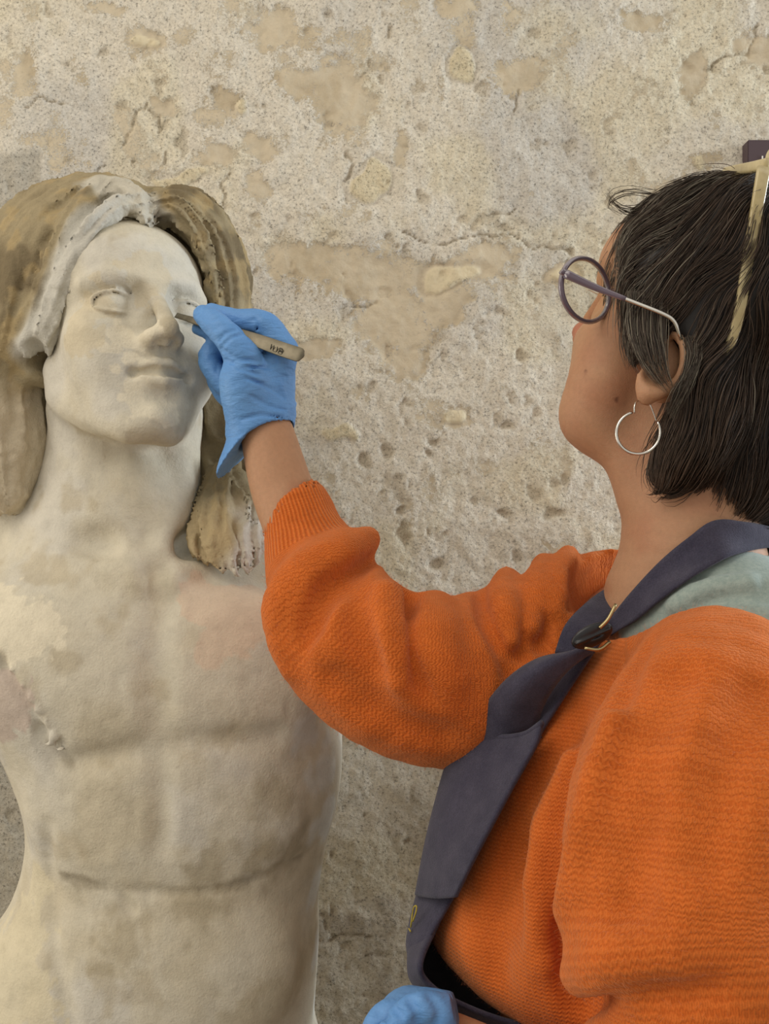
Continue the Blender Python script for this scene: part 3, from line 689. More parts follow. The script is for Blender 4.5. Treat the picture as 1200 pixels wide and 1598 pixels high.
m, nt, b = mat('orange_mohair_knit', .95, .08, Sheen_Weight=.35, Sheen_Roughness=.5)
b.inputs['Sheen Tint'].default_value = (1.0, .62, .35, 1)
sx = nd(nt, 'ShaderNodeSeparateXYZ'); lk(nt, nd(nt, 'ShaderNodeAttribute', attribute_name='Knit').outputs['Vector'], sx.inputs[0])
wob = tex(nt, 120, 2)
u = mth(nt, 'ADD', sx.outputs[0], mth(nt, 'MULTIPLY', wob, .4)); v = mth(nt, 'ADD', sx.outputs[1], mth(nt, 'MULTIPLY', tex(nt, 90, 2), .4))
fu = mth(nt, 'SUBTRACT', mth(nt, 'FRACT', mth(nt, 'MULTIPLY', u, .8)), .5); au = mth(nt, 'ABSOLUTE', fu)
wv = mth(nt, 'SUBTRACT', mth(nt, 'FRACT', mth(nt, 'ADD', v, mth(nt, 'MULTIPLY', au, .75))), .5)
st_h = mth(nt, 'MULTIPLY', mth(nt, 'COSINE', mth(nt, 'MULTIPLY', wv, 5.6)), mth(nt, 'COSINE', mth(nt, 'MULTIPLY', mth(nt, 'SUBTRACT', au, .25), 5.0)))
rib = mth(nt, 'COSINE', mth(nt, 'MULTIPLY', u, 2.6))
hk = nd(nt, 'ShaderNodeMix', data_type='FLOAT'); lk(nt, sx.outputs[2], hk.inputs[0]); lk(nt, st_h, hk.inputs[2]); lk(nt, mth(nt, 'ADD', mth(nt, 'MULTIPLY', rib, 1.5), mth(nt, 'MULTIPLY', st_h, .4)), hk.inputs[3])
hh = mth(nt, 'ADD', hk.outputs[0], mth(nt, 'MULTIPLY', tex(nt, 600, 3, .7), 1.8))
bump(nt, b, hh, .0008, .48)
gap = ramp(nt, mth(nt, 'ADD', mth(nt, 'MULTIPLY', hk.outputs[0], .3), .5), [(.15, lin(188, 88, 32)), (.6, lin(207, 106, 44)), (1.0, lin(215, 115, 52))])
cc = mul(nt, gap, ramp(nt, tex(nt, 35, 4), [(.3, .88), (.7, 1.06)])); lk(nt, mul(nt, cc, ramp(nt, tex(nt, 600, 3, .7), [(.3, .82), (.7, 1.1)])), b.inputs['Base Color'])
obj('sweater', swm, m, PERS)

# --- body: one continuous skin from head to hips with both arms
BW = Model(); head(BW, fw, False, 3.1, 2.3, nose=.0)
BW.add(fw.ell((0, -3.6, -8.6), (4.6, 5.2, 2.6)), .012)      # soft underside of the chin
BW.add(hw([(968, 530, .80), (950, 590, .80), (930, 640, .806), (932, 652, .81)], [60, 62, 54, 50], 10), .02)      # cheek and chin
BW.add(hw([(930, 655, .81), (975, 705, .80), (1000, 760, .80)], [40, 40, 36], 8), .02)
BW.sub(ell(W(908, 445, .80), (.020, .06, .024)), .012)
BW.add(hw([(1062, 640, .812), (1072, 740, .805), (1078, 830, .80), (1082, 940, .80)], [92, 100, 106, 122], 14), .018)
BW.add(hw([(1000, 940, .80), (985, 1000, .80), (960, 1060, .80)], [45, 55, 60], 8), .03)
BW.add(hw([(1085, 965, .80), (1112, 1060, .72), (1125, 1110, .675)], [85, 70, 70], 8), .03)
BW.add(hw([(1060, 960, .82), (985, 985, .89)], [90, 75], 8), .03)
BW.add(loftz([(z - .012, x + .006, y, rx - .026, ry - .026) for z, x, y, rx, ry in TR]), .03)
BW.add(hw([(985, 990, .89), (800, 1050, .838), (640, 1065, .80), (548, 1010, .80), (505, 915, .832), (450, 790, .858), (432, 735, .864), (418, 680, .868), (408, 640, .872), (410, 590, .876)], [70, 75, 72, 66, 58, 50, 47, 42, 36, 30], 28), .02)
BW.add(hw([(1125, 1080, .675), (1090, 1250, .625), (1085, 1450, .597), (1090, 1570, .585), (1000, 1720, .60), (870, 1745, .63), (770, 1680, .665), (705, 1645, .69)], [75, 100, 95, 90, 85, 75, 66, 60], 24), .02)
BW.add(ell(W(1035, 572, .745), (.016, .013, .027)), .004)
BW.add(hw([(1036, 532, .738), (1052, 522, .73), (1067, 540, .724), (1066, 572, .724), (1052, 598, .727), (1030, 612, .729), (1012, 612, .731)], [6, 7, 8, 9, 10, 12, 14], 22), .002)
BW.add(ell(W(1009, 603, .733), (.0085, .006, .0145)), .003)
BW.sub(ell(W(1042, 565, .727), (.007, .007, .013)), .003); BW.sub(ell(W(1018, 582, .727), (.006, .007, .007)), .004)
V, Q = surface(BW, graded([(-.13, .0032), (.14, .0026), (.30, .006), (.42, None)]), graded([(.50, .007), (.70, .0028), (.90, .006), (1.0, None)]), graded([(.84, .014), (1.22, .006), (H - .12, .0026), (H + .20, .005), (H + .30, None)]))
bm_ = npmesh('body', V, Q)
vp = 600 + V[:, 0] / V[:, 1] * F; vy = 799 - (V[:, 2] - H) / V[:, 1] * F
c = np.broadcast_to(np.array(lin(180, 136, 103)), V.shape).copy()
lc = fw.loc(V.astype(f4)); n = fbm(V * 60, 4, 111)
c = mix(c, np.array(lin(172, 118, 88)), sstep(-.1, .5, fbm(V * 30, 3, 112)) * .5)
c = mix(c, np.array(lin(178, 108, 82)), (1 - sstep(.4, 1.3, np.linalg.norm((lc - np.array([7.3, 1.3, -1.5])) / np.array([1.5, 3, 4]), axis=1))) * .6)      # ear
c = mix(c, np.array(lin(182, 104, 84)), (1 - sstep(.4, 1.1, np.linalg.norm((lc - np.array([0, -10.8, -3.4])) / 2.0, axis=1))) * .6)
for q, r in (((962, 623), .0016), ((914, 580), .0012), ((985, 560), .0008)):
    h = BW.hit(*q); c = mix(c, np.array(lin(104, 62, 44)), (1 - sstep(r * .7, r * 1.6, np.linalg.norm(V - h, axis=1))) * .8)
attr(bm_, 'Col', c)
m, nt, b = mat('skin', .55, .35, Subsurface_Weight=.12, Subsurface_Scale=.01); b.inputs['Subsurface Radius'].default_value = (1, .35, .2)
lk(nt, mul(nt, colattr(nt), ramp(nt, tex(nt, 260, 4), [(.3, .92), (.7, 1.04)])), b.inputs['Base Color']); bump(nt, b, tex(nt, 900, 3), .0006, .5)
MAT_SKIN = m; obj('body', bm_, MAT_SKIN, PERS)

# --- shirt under the sweater
TS = Model()
TS.add(hw([(1085, 985, .79), (1130, 980, .765), (1180, 990, .74)], [132, 128, 108], 10), 0)
TS.add(hw([(1120, 950, .82), (1240, 955, .80)], [95, 95], 8), .03)
B2 = Model(); B2.ops = list(TS.ops)
for l in ([(1050, 960), (1100, 935), (1160, 925), (1220, 935)], [(1090, 905), (1150, 900), (1200, 915)]): TS.sub(chain(B2.hits(l), .004, 12), .008)
TS.add(chain(B2.hits([(1060, 945), (1110, 918), (1170, 910)], .003), .006, 12), .01)
TS.sub(hw([(1078, 800, .80), (1083, 925, .80)], [104, 112]), .004)
V, Q = surface(TS, axis(.15, .42, .0035), axis(.66, .90, .0035), axis(H - .18, H, .0035))
tm = npmesh('shirt', V, Q)
m, nt, b = mat('teal_jersey', .9, .1, Sheen_Weight=.2)
lk(nt, ramp(nt, tex(nt, 300, 4, .7), [(.3, lin(136, 152, 146)), (.7, lin(160, 172, 164))]), b.inputs['Base Color']); bump(nt, b, tex(nt, 900, 3), .0008, .6)
obj('shirt', tm, m, PERS)

# --- navy bib apron
m, nt, b = mat('navy_cotton', .88, .12, Sheen_Weight=.15)
lk(nt, mul(nt, ramp(nt, tex(nt, 60, 5), [(.3, lin(56, 54, 70)), (.7, lin(72, 69, 84))]), ramp(nt, tex(nt, 900, 2), [(.35, .8), (.65, 1.1)])), b.inputs['Base Color'])
bump(nt, b, mth(nt, 'ADD', tex(nt, 1200, 2), tex(nt, 70, 4)), .0012, .6); MAT_NAVY = m
def sheet(name, rows, nu, nv, thick, parent, material=None):
    """rows of pixel+depth control points -> smooth cloth sheet"""
    R = np.array([catmull([W(*p) for p in r], nv) for r in rows]); G = np.stack([catmull(R[:, j], nu) for j in range(nv)], 1)
    return obj(name, grid_mesh(name, G, thick), material or MAT_NAVY, parent)
def eh(x, y): return float(B1.hit(x, y)[1]) - .005
def D(x, y, s=0): return (x, y, eh(x, y) + s)
rows = []
for (ex_, ey), (sx_, sy), dd in [((948, 985), (917, 1000), .02), ((903, 1052), (870, 1058), .03), ((864, 1112), (822, 1120), .04), ((835, 1160), (775, 1158), .045), ((797, 1228), (722, 1215), .05), ((748, 1318), (682, 1308), .05), ((708, 1398), (652, 1398), .05), ((676, 1455), (637, 1462), .035), ((660, 1495), (638, 1492), .025)]:
    e = eh(max(ex_, 702), ey if ey < 1470 else 1440)
    e = min(e, .74)
    rows.append([(ex_, ey, e), ((ex_ + sx_) / 2 - 4, (ey + sy) / 2, e + dd * .35), (sx_, sy, e + dd), (sx_ + 10, sy, e + dd + .06), (sx_ + 60, sy, e + dd + .12), (sx_ + 190, sy, e + dd + .20)])
AP = sheet('apron', rows, 60, 22, .0028, PERS)
# hem turning under at the bottom of the bib
hem = [[(684, 1440, .745), (645, 1445, .785), (660, 1440, .85), (760, 1440, .93)], [(658, 1500, .72), (638, 1498, .755), (660, 1500, .84), (780, 1500, .93)], [(668, 1532, .72), (646, 1535, .75), (680, 1530, .84), (800, 1530, .93)], [(712, 1562, .715), (690, 1572, .745), (730, 1560, .84), (830, 1560, .93)], [(790, 1592, .71), (775, 1606, .735), (800, 1590, .84), (880, 1590, .93)], [(900, 1615, .70), (890, 1635, .72), (900, 1610, .84), (950, 1610, .93)]]
sheet('hem', hem, 40, 16, .003, AP)
# pocket with an open rim
pk = [[(846, 1128, .700), (818, 1146, .712), (778, 1150, .728), (742, 1142, .745), (722, 1124, .765), (730, 1116, .80)],
      [(838, 1160, .694), (805, 1172, .706), (770, 1174, .722), (735, 1166, .74), (712, 1152, .762), (722, 1150, .80)],
      [(800, 1228, .686), (770, 1236, .700), (740, 1236, .716), (708, 1228, .735), (691, 1215, .76), (706, 1212, .80)],
      [(752, 1318, .678), (726, 1322, .692), (704, 1322, .708), (680, 1316, .728), (667, 1308, .752), (684, 1304, .80)],
      [(711, 1400, .675), (694, 1402, .688), (678, 1402, .70), (662, 1400, .72), (650, 1396, .742), (668, 1390, .80)]]
pk = [[(x, y, d + (.022, .022, .022, .023, .040)[q]) for x, y, d in r] for q, r in enumerate(pk)]
PK = sheet('pocket', pk, 44, 26, .003, AP)
rimp = catmull([W(x, y, d - .001) for x, y, d in pk[0]], 30)
obj('pocket_rim', sweep('pocket_rim', rimp, circ(.0022, 8)), MAT_NAVY, AP)
st2 = catmull([W(x + (-1 if i < 3 else 0), y + 22, d - .0015) for i, (x, y, d) in enumerate(pk[0])], 30)
obj('pocket_seam', sweep('pocket_seam', st2, circ(.0007, 6)), MAT_NAVY, AP)
# strap end looped into the pocket
le = [(738, 1165), (750, 1115), (788, 1064), (838, 1030), (892, 1018), (915, 1010)]; re = [(835, 1165), (842, 1118), (858, 1082), (882, 1050), (908, 1028), (925, 1018)]; dd = [.752, .742, .73, .725, .73, .735]
rows = [[(*l, d + .012), ((l[0] + r[0]) / 2 - 5, (l[1] + r[1]) / 2 - 5, d - .002), (*r, d + .003)] for l, r, d in zip(le, re, dd)]
sheet('strap_end', rows, 40, 10, .0026, AP)
# neck strap (near side) and its far end
up = [(925, 1000), (955, 962), (985, 925), (1030, 876), (1075, 838), (1115, 812), (1165, 815), (1230, 830)]; lo = [(955, 990), (992, 968), (1028, 938), (1075, 903), (1110, 882), (1145, 866), (1200, 854), (1250, 852)]
BS = Model(); BS.ops = list(BW.ops) + [('u', o[1], 0) for o in TS.ops if o[0] == 'u'] + [('u', o[1], 0) for o in B1.ops]
rows = []
for i, (a, c_) in enumerate(zip(up, lo)):
    q = [(a[0] * (1 - t) + c_[0] * t, a[1] * (1 - t) + c_[1] * t) for t in (0, .5, 1)]
    rows.append([(x, y, min(float(BS.hit(x, y)[1]), .80) - .007) for x, y in q])
dm = [np.mean([p[2] for p in r]) for r in rows]; dm = np.convolve(np.r_[dm[0], dm, dm[-1]], [.25, .5, .25], 'valid')
rows = [[(x, y, min(d, dm[i] + .008) - .001) for x, y, d in r] for i, r in enumerate(rows)]
sheet('neck_strap', rows, 48, 8, .0024, AP)
rows = [[(866, 1018, .752), (890, 1024, .748)], [(882, 976, .765), (918, 998, .755)], [(912, 944, .785), (948, 970, .77)], [(945, 920, .81), (972, 948, .79)], [(990, 900, .84), (1010, 925, .83)]]
sheet('far_strap', rows, 24, 6, .0024, AP)
# buckle
m, nt, b = mat('black_plastic', .35, .5); b.inputs['Base Color'].default_value = (.012, .012, .014, 1); MAT_BLACK = m
m, nt, b = mat('brass', .35, .5, Metallic=1.0); b.inputs['Base Color'].default_value = (.42, .33, .17, 1); MAT_BRASS = m
BK = Model(); bc = W(924, 992, .712); tilt = rot3(0, .35, -.42)
BK.add(ell(bc, (.0155, .0035, .0085), tilt)); BK.sub(ell(bc + np.array([.003, -.004, 0], f4), (.008, .003, .0022), tilt), .001); BK.add(chain([bc + tilt @ np.array([-.012, -.003, .001], f4), bc + tilt @ np.array([.012, -.003, .001], f4)], .0013), .001)
V, Q = surface(BK, axis(bc[0] - .02, bc[0] + .02, .0008), axis(bc[1] - .014, bc[1] + .014, .0008), axis(bc[2] - .016, bc[2] + .016, .0008))
bo = obj('buckle', npmesh('buckle', V, Q), MAT_BLACK, AP)
obj('pin', sweep('pin', [bc + np.array(v) for v in ((.004, -.006, .006), (.010, -.005, .012), (.016, -.002, .022))], circ(.0013, 8), 10), MAT_BRASS, AP)
obj('pin', sweep('pin', [bc + np.array(v) for v in ((-.006, -.004, -.008), (.004, -.005, -.009), (.012, -.002, -.004))], circ(.0013, 8), 10), MAT_BRASS, AP)
# yellow stitched letter on the bib front
m, nt, b = mat('yellow_thread', .8); b.inputs['Base Color'].default_value = (*lin(168, 150, 60), 1)
obj('embroidery', sweep('embroidery', WL([(641, 1447, .755), (645, 1418, .752), (650, 1414, .749), (649, 1424, .749), (644, 1438, .752)]), circ(.0006, 6), 14), m, AP)
obj('embroidery', sweep('embroidery', WL([(638, 1449, .757), (641, 1454, .754)]), circ(.0006, 6), 4), m, AP)

# --- gloves
m, nt, b = mat('blue_nitrile', .5, .35)
lk(nt, mul(nt, ramp(nt, tex(nt, 30, 4), [(.3, lin(92, 143, 202)), (.7, lin(106, 156, 212))]), ramp(nt, tex(nt, 700, 2), [(.3, .95), (.7, 1.03)])), b.inputs['Base Color'])
g1 = nd(nt, 'ShaderNodeVectorMath', operation='MULTIPLY'); lk(nt, geo(nt), g1.inputs[0]); g1.inputs[1].default_value = (60, 60, 210)
bump(nt, b, mth(nt, 'ADD', tex(nt, 1, 3, .55, g1.outputs[0], .6), mth(nt, 'MULTIPLY', tex(nt, 600, 2), .15)), .0022, .6); MAT_GLOVE = m
GL = Model(); h_ = hw
GL.add(h_([(394, 742, .868), (406, 695, .869), (408, 650, .873), (408, 610, .878)], [56, 54, 51, 46], 10), 0)
for e, r in (((440, 552, .868), 25), ((428, 552, .888), 26), ((415, 565, .905), 24), ((402, 585, .918), 22)): GL.add(h_([(410, 640, .88), e], [40, r]), .010)
GL.add(h_([(392, 660, .864), (382, 605, .857), (380, 565, .853), (362, 535, .850), (340, 510, .855), (318, 491, .866)], [36, 40, 31, 24, 22, 16], 26), .008)     # thumb
GL.add(h_([(440, 548, .868), (424, 517, .866), (405, 503, .866), (370, 499, .873), (330, 487, .884)], [25, 21, 20, 17, 14], 20), .004)                            # index
GL.add(h_([(428, 552, .890), (395, 525, .892), (350, 522, .893), (308, 513, .893)], [24, 21, 19, 9], 16), .004)                                             # middle
GL.add(h_([(415, 565, .905), (365, 540, .900), (328, 552, .892), (338, 585, .890), (368, 612, .888)], [22, 20, 18, 18, 20], 18), .004)                           # ring
GL.add(h_([(402, 585, .918), (362, 570, .912), (338, 588, .905), (350, 615, .90), (376, 635, .893)], [20, 18, 16, 16, 18], 18), .004)                            # little
B3 = Model(); B3.ops = list(GL.ops)
for l, r in (([(345, 545), (368, 560), (400, 562), (430, 566)], .0018), ([(352, 562), (380, 572), (420, 574)], .0014), ([(342, 532), (352, 520), (368, 515)], .0013), ([(346, 540), (360, 528), (378, 522)], .0013), ([(395, 498), (402, 510), (398, 522)], .0012), ([(385, 590), (420, 605), (445, 622)], .0013), ([(392, 618), (420, 632), (446, 640)], .0013), ([(370, 575), (405, 584), (448, 588)], .0010), ([(330, 500), (342, 496), (352, 500)], .0010), ([(376, 655), (405, 648), (440, 650)], .0012)):
    GL.sub(chain(B3.hits(l, -.0004), r, 12), .0022)
# cuff: cut end and rolled rim
fd = nrm(W(448, 790, .858) - W(408, 650, .872)); cut0 = W(398, 688, .868)
cn = nrm(fd + np.array([.27, .0, .0]))
GL.mod(lambda P, d: np.maximum(d, (P - cut0) @ cn - .006 * ((P[:, 0] - cut0[0] - .005) / .025) ** 2 + .002))
GL.sub(h_([(403, 655, .8725), (418, 685, .868), (440, 760, .862)], [40, 46.5, 54]), .001)
V, Q = surface(GL, axis(-.18, -.07, .0013), axis(.82, .96, .0013), axis(H + .02, H + .20, .0013))
Pn = V * np.array([1.0, 1.0, 2.6]); V = V - vnormals(V, Q) * (.0009 * fbm(Pn * 55 + fbm(V * 30, 2, 122)[:, None] * 1.5, 3, 121))[:, None]
obj('glove', npmesh('glove', V, Q), MAT_GLOVE, PERS)
GL2 = Model()
GL2.add(h_([(730, 1630, .684), (690, 1602, .692), (640, 1600, .702)], [50, 52, 56], 10), 0)
for i, (y, d) in enumerate(((1582, .692), (1590, .708), (1602, .722), (1618, .735))):
    GL2.add(h_([(640, y + 5, d), (604 - 4 * i, y + 2, d), (586 - 3 * i, y + 30, d - .004), (600, y + 62, d - .006)], [26, 23, 21, 18], 14), .006)
GL2.add(h_([(690, 1580, .672), (655, 1572, .668), (622, 1590, .666), (600, 1622, .668)], [30, 25, 22, 17], 14), .006)
B3 = Model(); B3.ops = list(GL2.ops)
for l in ([(640, 1560), (652, 1580), (650, 1595)], [(610, 1570), (625, 1585)], [(672, 1556), (684, 1576), (680, 1596)], [(590, 1580), (606, 1590)]): GL2.sub(chain(B3.hits(l), .002, 8), .004)
GL2.mod(lambda P, d: np.maximum(d, P[:, 0] - W(714, 1590, .684)[0] + .25 * (P[:, 2] - W(714, 1590, .684)[2])))
V, Q = surface(GL2, axis(-.02, .07, .0018), axis(.61, .78, .0018), axis(H - .42, H - .30, .0018))
V = V - vnormals(V, Q) * (.0014 * fbm(V * 60, 3, 131))[:, None]
obj('glove', npmesh('glove', V, Q), MAT_GLOVE, PERS)

# --- trousers and shoes below the frame
TP = Model(); TP.add(loftz([(.72, .235, .80, .14, .155), (.80, .236, .80, .155, .16), (.90, .236, .80, .15, .155), (.95, .235, .80, .14, .145)]))
for y in (.715, .885): TP.add(chain([(.235, y, .80), (.225, y, .45), (.235, y, .09)], [.088, .066, .055], 10), .02)
V, Q = surface(TP, axis(.05, .42, .01), axis(.6, 1.0, .01), axis(.06, .97, .01)); obj('trousers', npmesh('trousers', V, Q), MAT_NAVY, PERS)
for y in (.715, .885):
    SH = Model(); SH.add(chain([(.255, y, .045), (.17, y, .038), (.085, y, .032)], [.044, .042, .03], 8)); SH.add(chain([(.245, y, .05), (.24, y, .11)], [.046, .046]), .02); SH.mod(lambda P, d: np.maximum(d, .001 - P[:, 2]))
    V, Q = surface(SH, axis(.03, .33, .006), axis(y - .06, y + .06, .006), axis(-.01, .17, .006)); obj('shoe', npmesh('shoe', V, Q), MAT_BLACK, PERS)
# --- hair of the restorer: a cap under many single locks
HW_ = Model()
HW_.add(fw.ell((0, 1.3, 3.4), (8.0, 9.5, 8.5)))
HW_.sub(fw.ell((0, -10.2, -1.5), (9.5, 6.2, 7.2)), .012)
HW_.add(hw([(1010, 380, .765), (1002, 460, .752), (1004, 530, .747), (1022, 585, .742)], [26, 26, 23, 12], 14), .012)
HW_.add(hw([(1060, 470, .745), (1095, 540, .742), (1110, 620, .745), (1085, 690, .748), (1050, 735, .752)], [50, 52, 58, 52, 28], 18), .02)
HW_.add(hw([(1190, 520, .80), (1190, 640, .79), (1160, 730, .785), (1110, 770, .775)], [120, 115, 85, 40], 16), .02)
HW_.add(hw([(1230, 640, .83), (1220, 760, .82), (1190, 825, .81)], [110, 85, 40], 12), .02)
HW_.sub(ell(W(1022, 602, .725), (.024, .035, .026)), .006); HW_.sub(ell(W(1056, 552, .715), (.0085, .03, .017)), .004)
V, Q = surface(HW_, axis(.16, .43, .0035), axis(.67, .97, .0035), axis(H - .05, H + .31, .0035))
NV = vnormals(V, Q)
rg = np.random.default_rng(7)
crown = fw.p(0, 4.5, 11.0); front = fw.p(2, -9.5, 7); 
ns = 15500
pick = rg.choice(len(V), ns); R0 = V[pick].astype(f4)
keep = R0[:, 0] < .40; R0 = R0[keep]; ns = len(R0)
nseg = 9
Ln = rg.uniform(.030, .075, ns); lift = rg.uniform(-.0015, .0055, ns) + (rg.random(ns) > .90) * .006
clump = noise(R0 * 70, 3); side = noise(R0 * 28, 9)
pts = np.zeros((ns, nseg, 3), f4); p = R0.copy()
def flow(p):
    r = p - crown; r /= np.linalg.norm(r, axis=1, keepdims=True) + 1e-6
    f = r * 1.0 + np.array([-.10, -.05, -.75])
    lowm = sstep(H + .08, H - .02, p[:, 2])[:, None]
    f = f + lowm * np.array([-.9, -.2, .1])
    fr = sstep(.235, .20, p[:, 0])[:, None] * sstep(H + .15, H + .22, p[:, 2])[:, None]
    f = f + fr * np.array([-.5, 0, .55])
    f = f + np.stack([noise(p * 34, 21), noise(p * 34, 22), noise(p * 34, 23)], 1) * .75 + np.stack([noise(p * 12, 24), noise(p * 12, 25), noise(p * 12, 26)], 1) * .6
    return f
for s in range(nseg):
    d = HW_.ev(p); e = .002
    g = np.stack([HW_.ev(p + np.array([e, 0, 0], f4)) - d, HW_.ev(p + np.array([0, e, 0], f4)) - d, HW_.ev(p + np.array([0, 0, e], f4)) - d], 1); g /= np.linalg.norm(g, axis=1, keepdims=True) + 1e-9
    tt = s / (nseg - 1)
    p = p - g * (d - lift * (.4 + tt) - .0012 * clump)[:, None] * .8
    pts[:, s] = p
    f = flow(p); f = f - g * (f * g).sum(1, keepdims=True) * (1 - .18 * tt); f /= np.linalg.norm(f, axis=1, keepdims=True) + 1e-9
    p = (p + f * (Ln / nseg)[:, None]).astype(f4)
# strands gather into locks
gi_ = rg.choice(ns, 620, replace=False); near = np.concatenate([((q[:, None] - pts[gi_, 2][None]) ** 2).sum(-1).argmin(1) for q in np.array_split(pts[:, 2], 30)])
gp = pts[gi_][near]; wgt = (np.linspace(0, 1, nseg) ** 1.1)[None, :, None] * rg.uniform(.15, .75, (ns, 1, 1)); pts = pts * (1 - wgt) + (gp + (pts[:, 2:3] - gp[:, 2:3]) * .35) * wgt
wv = np.sin(rg.uniform(0, 6.3, (ns, 1)) + rg.uniform(2, 6, (ns, 1)) * np.linspace(0, 1, nseg)[None])[..., None] * rg.normal(0, 1, (ns, 1, 3)) * .0013 * np.linspace(.2, 1, nseg)[None, :, None]; pts = pts + wv
# keep the cheek, ear and neck clear
lob, upe = W(1014, 604, .73), W(1057, 550, .722); onear = (((np.abs(pts - lob) / np.array([.020, .05, .018])) ** 2).sum(-1) < 1).any(1) | (((np.abs(pts - upe) / np.array([.0065, .05, .014])) ** 2).sum(-1) < 1).any(1)
endl = fw.loc(pts[:, -1]); bad = (endl[:, 1] < -6.0) & (endl[:, 2] < 1.5) & (np.abs(endl[:, 0]) < 9)
bad |= onear; pts = pts[~bad]; ns = len(pts)
def locks(name, pts, rad, col):
    n, k = pts.shape[:2]; T = np.gradient(pts, axis=1); T /= np.linalg.norm(T, axis=2, keepdims=True) + 1e-9
    b = np.cross(T, np.array([.2, -.9, .3])); b /= np.linalg.norm(b, axis=2, keepdims=True) + 1e-9; a = np.cross(b, T)
    tp = np.concatenate([np.linspace(.7, 1, k // 2), np.linspace(1, .15, k - k // 2)])[None, :, None] * rad[:, None, None]
    ring = np.stack([pts + tp * (math.cos(q) * a + math.sin(q) * b) for q in (0, 2.094, 4.189)], 2)
    idx = np.arange(n * k * 3).reshape(n, k, 3); nx = np.roll(idx, -1, 2)
    Qs = np.stack([idx[:, :-1], nx[:, :-1], nx[:, 1:], idx[:, 1:]], -1).reshape(-1, 4)
    me = npmesh(name, ring.reshape(-1, 3), Qs); attr(me, 'Col', np.repeat(col, k * 3, 0)); return me
rad = rg.uniform(.00020, .00048, ns)
col = np.array(lin(66, 52, 41))[None] * rg.uniform(.45, 1.7, (ns, 1))
q0 = pts[:, 4]; ql = fw.loc(q0)
greyp = (1 - sstep(-2.5, 2.5, ql[:, 1])) * sstep(.0, 4, ql[:, 0]) * .30 + .02
isg = rg.random(ns) < greyp; col[isg] = np.array(lin(120, 112, 98)) * rg.uniform(.7, 1.2, (isg.sum(), 1))
# loose locks over the forehead and temple
ext = []
for l in ([(1025, 300, .78), (990, 296, .775), (962, 302, .77), (950, 318, .77), (975, 330, .772)], [(1035, 306, .78), (1000, 325, .772), (965, 322, .768), (944, 300, .766)], [(1030, 310, .78), (995, 332, .772), (968, 328, .768), (950, 306, .766)], [(1020, 318, .775), (985, 345, .77), (965, 380, .768), (958, 402, .768)], [(1005, 345, .77), (975, 375, .765), (962, 405, .764)], [(985, 480, .748), (976, 520, .744), (985, 560, .742), (1000, 590, .741)], [(1060, 555, .735), (1062, 590, .733), (1050, 610, .735), (1035, 618, .735)], [(1075, 560, .735), (1085, 580, .733), (1070, 600, .733)], [(1015, 560, .741), (1030, 590, .738), (1050, 612, .736)]):
    for k in range(7): ext.append(catmull(WL(l) + rg.normal(0, .0016, (1, 3)) + rg.normal(0, .0006, (len(l), 3)), nseg))
lft = WL([(982, 455, .738), (980, 510, .733), (992, 552, .728), (1015, 588, .722), (1046, 618, .719)]); rgt = WL([(1040, 455, .728), (1040, 510, .722), (1040, 550, .717), (1046, 585, .716), (1056, 612, .718)])
for k in range(230):
    q = rg.random() ** 1.2; w_ = rg.normal(0, .0010, (5, 3)); n_ = lft * (1 - q) + rgt * q + w_ + np.array([0, rg.uniform(-.002, .002), 0]); t_ = rg.uniform(.6, 1.0)
    ext.append(catmull(n_, 30)[:int(30 * t_)][np.linspace(0, int(30 * t_) - 1, nseg).astype(int)])
lft = WL([(1066, 528, .722), (1072, 552, .716), (1064, 585, .714), (1050, 612, .715), (1040, 640, .72)]); rgt = WL([(1100, 520, .72), (1096, 560, .716), (1082, 595, .715), (1068, 628, .717), (1052, 655, .722)])
for k in range(110):
    q = rg.random(); n_ = lft * (1 - q) + rgt * q + rg.normal(0, .0010, (5, 3)); ext.append(catmull(n_, nseg))
pts = np.concatenate([pts, np.array(ext)]); rad = np.r_[rad, rg.uniform(.0002, .0004, len(ext))]; col = np.concatenate([col, np.where(rg.random((len(ext), 1)) < .3, np.array(lin(116, 108, 94))[None], np.array(lin(68, 57, 47))[None]) * rg.uniform(.6, 1.4, (len(ext), 1))])
m, nt, b = mat('dark_brown_hair', .42, .4); lk(nt, colattr(nt), b.inputs['Base Color']); MAT_HAIR = m
hair = obj('hair', locks('hair', pts, rad, col), MAT_HAIR, PERS)
capm = npmesh('hair_cap', V - NV * .0015, Q); attr(capm, 'Col', np.broadcast_to(np.array(lin(30, 25, 22)), V.shape)); obj('hair_cap', capm, MAT_HAIR, hair)

# short mohair fibres standing off the sweater
swo = [o for o in PERS.children if o.name.startswith('sweater')][0]
nv = len(swm.vertices); co = np.empty(nv * 3, f4); swm.vertices.foreach_get('co', co); no = np.empty(nv * 3, f4); swm.vertices.foreach_get('normal', no); co = co.reshape(-1, 3); no = no.reshape(-1, 3)
vis = np.nonzero((co[:, 0] / co[:, 1] < .42) & (co[:, 2] > H - .55) & (no[:, 1] < .45))[0]
pk_ = rg.choice(vis, 14000); b0 = co[pk_]; dr = no[pk_] * rg.uniform(.3, 1, (len(pk_), 1)) + rg.normal(0, .7, (len(pk_), 3)); dr /= np.linalg.norm(dr, axis=1, keepdims=True)
ln = rg.uniform(.002, .0048, (len(pk_), 1)); cu = rg.normal(0, .0008, (len(pk_), 3))
fz = np.stack([b0, b0 + dr * ln * .35 + cu * .5, b0 + dr * ln * .7 + cu, b0 + dr * ln + cu * .3], 1)
m, nt, b = mat('mohair_fibre', .8, .1, Sheen_Weight=.3); b.inputs['Base Color'].default_value = (*lin(222, 128, 66), 1)
fo_ = obj('fuzz', locks('fuzz', fz, np.full(len(fz), .00006), np.ones((len(fz), 3))), m, swo); fo_['kind'] = 'stuff'

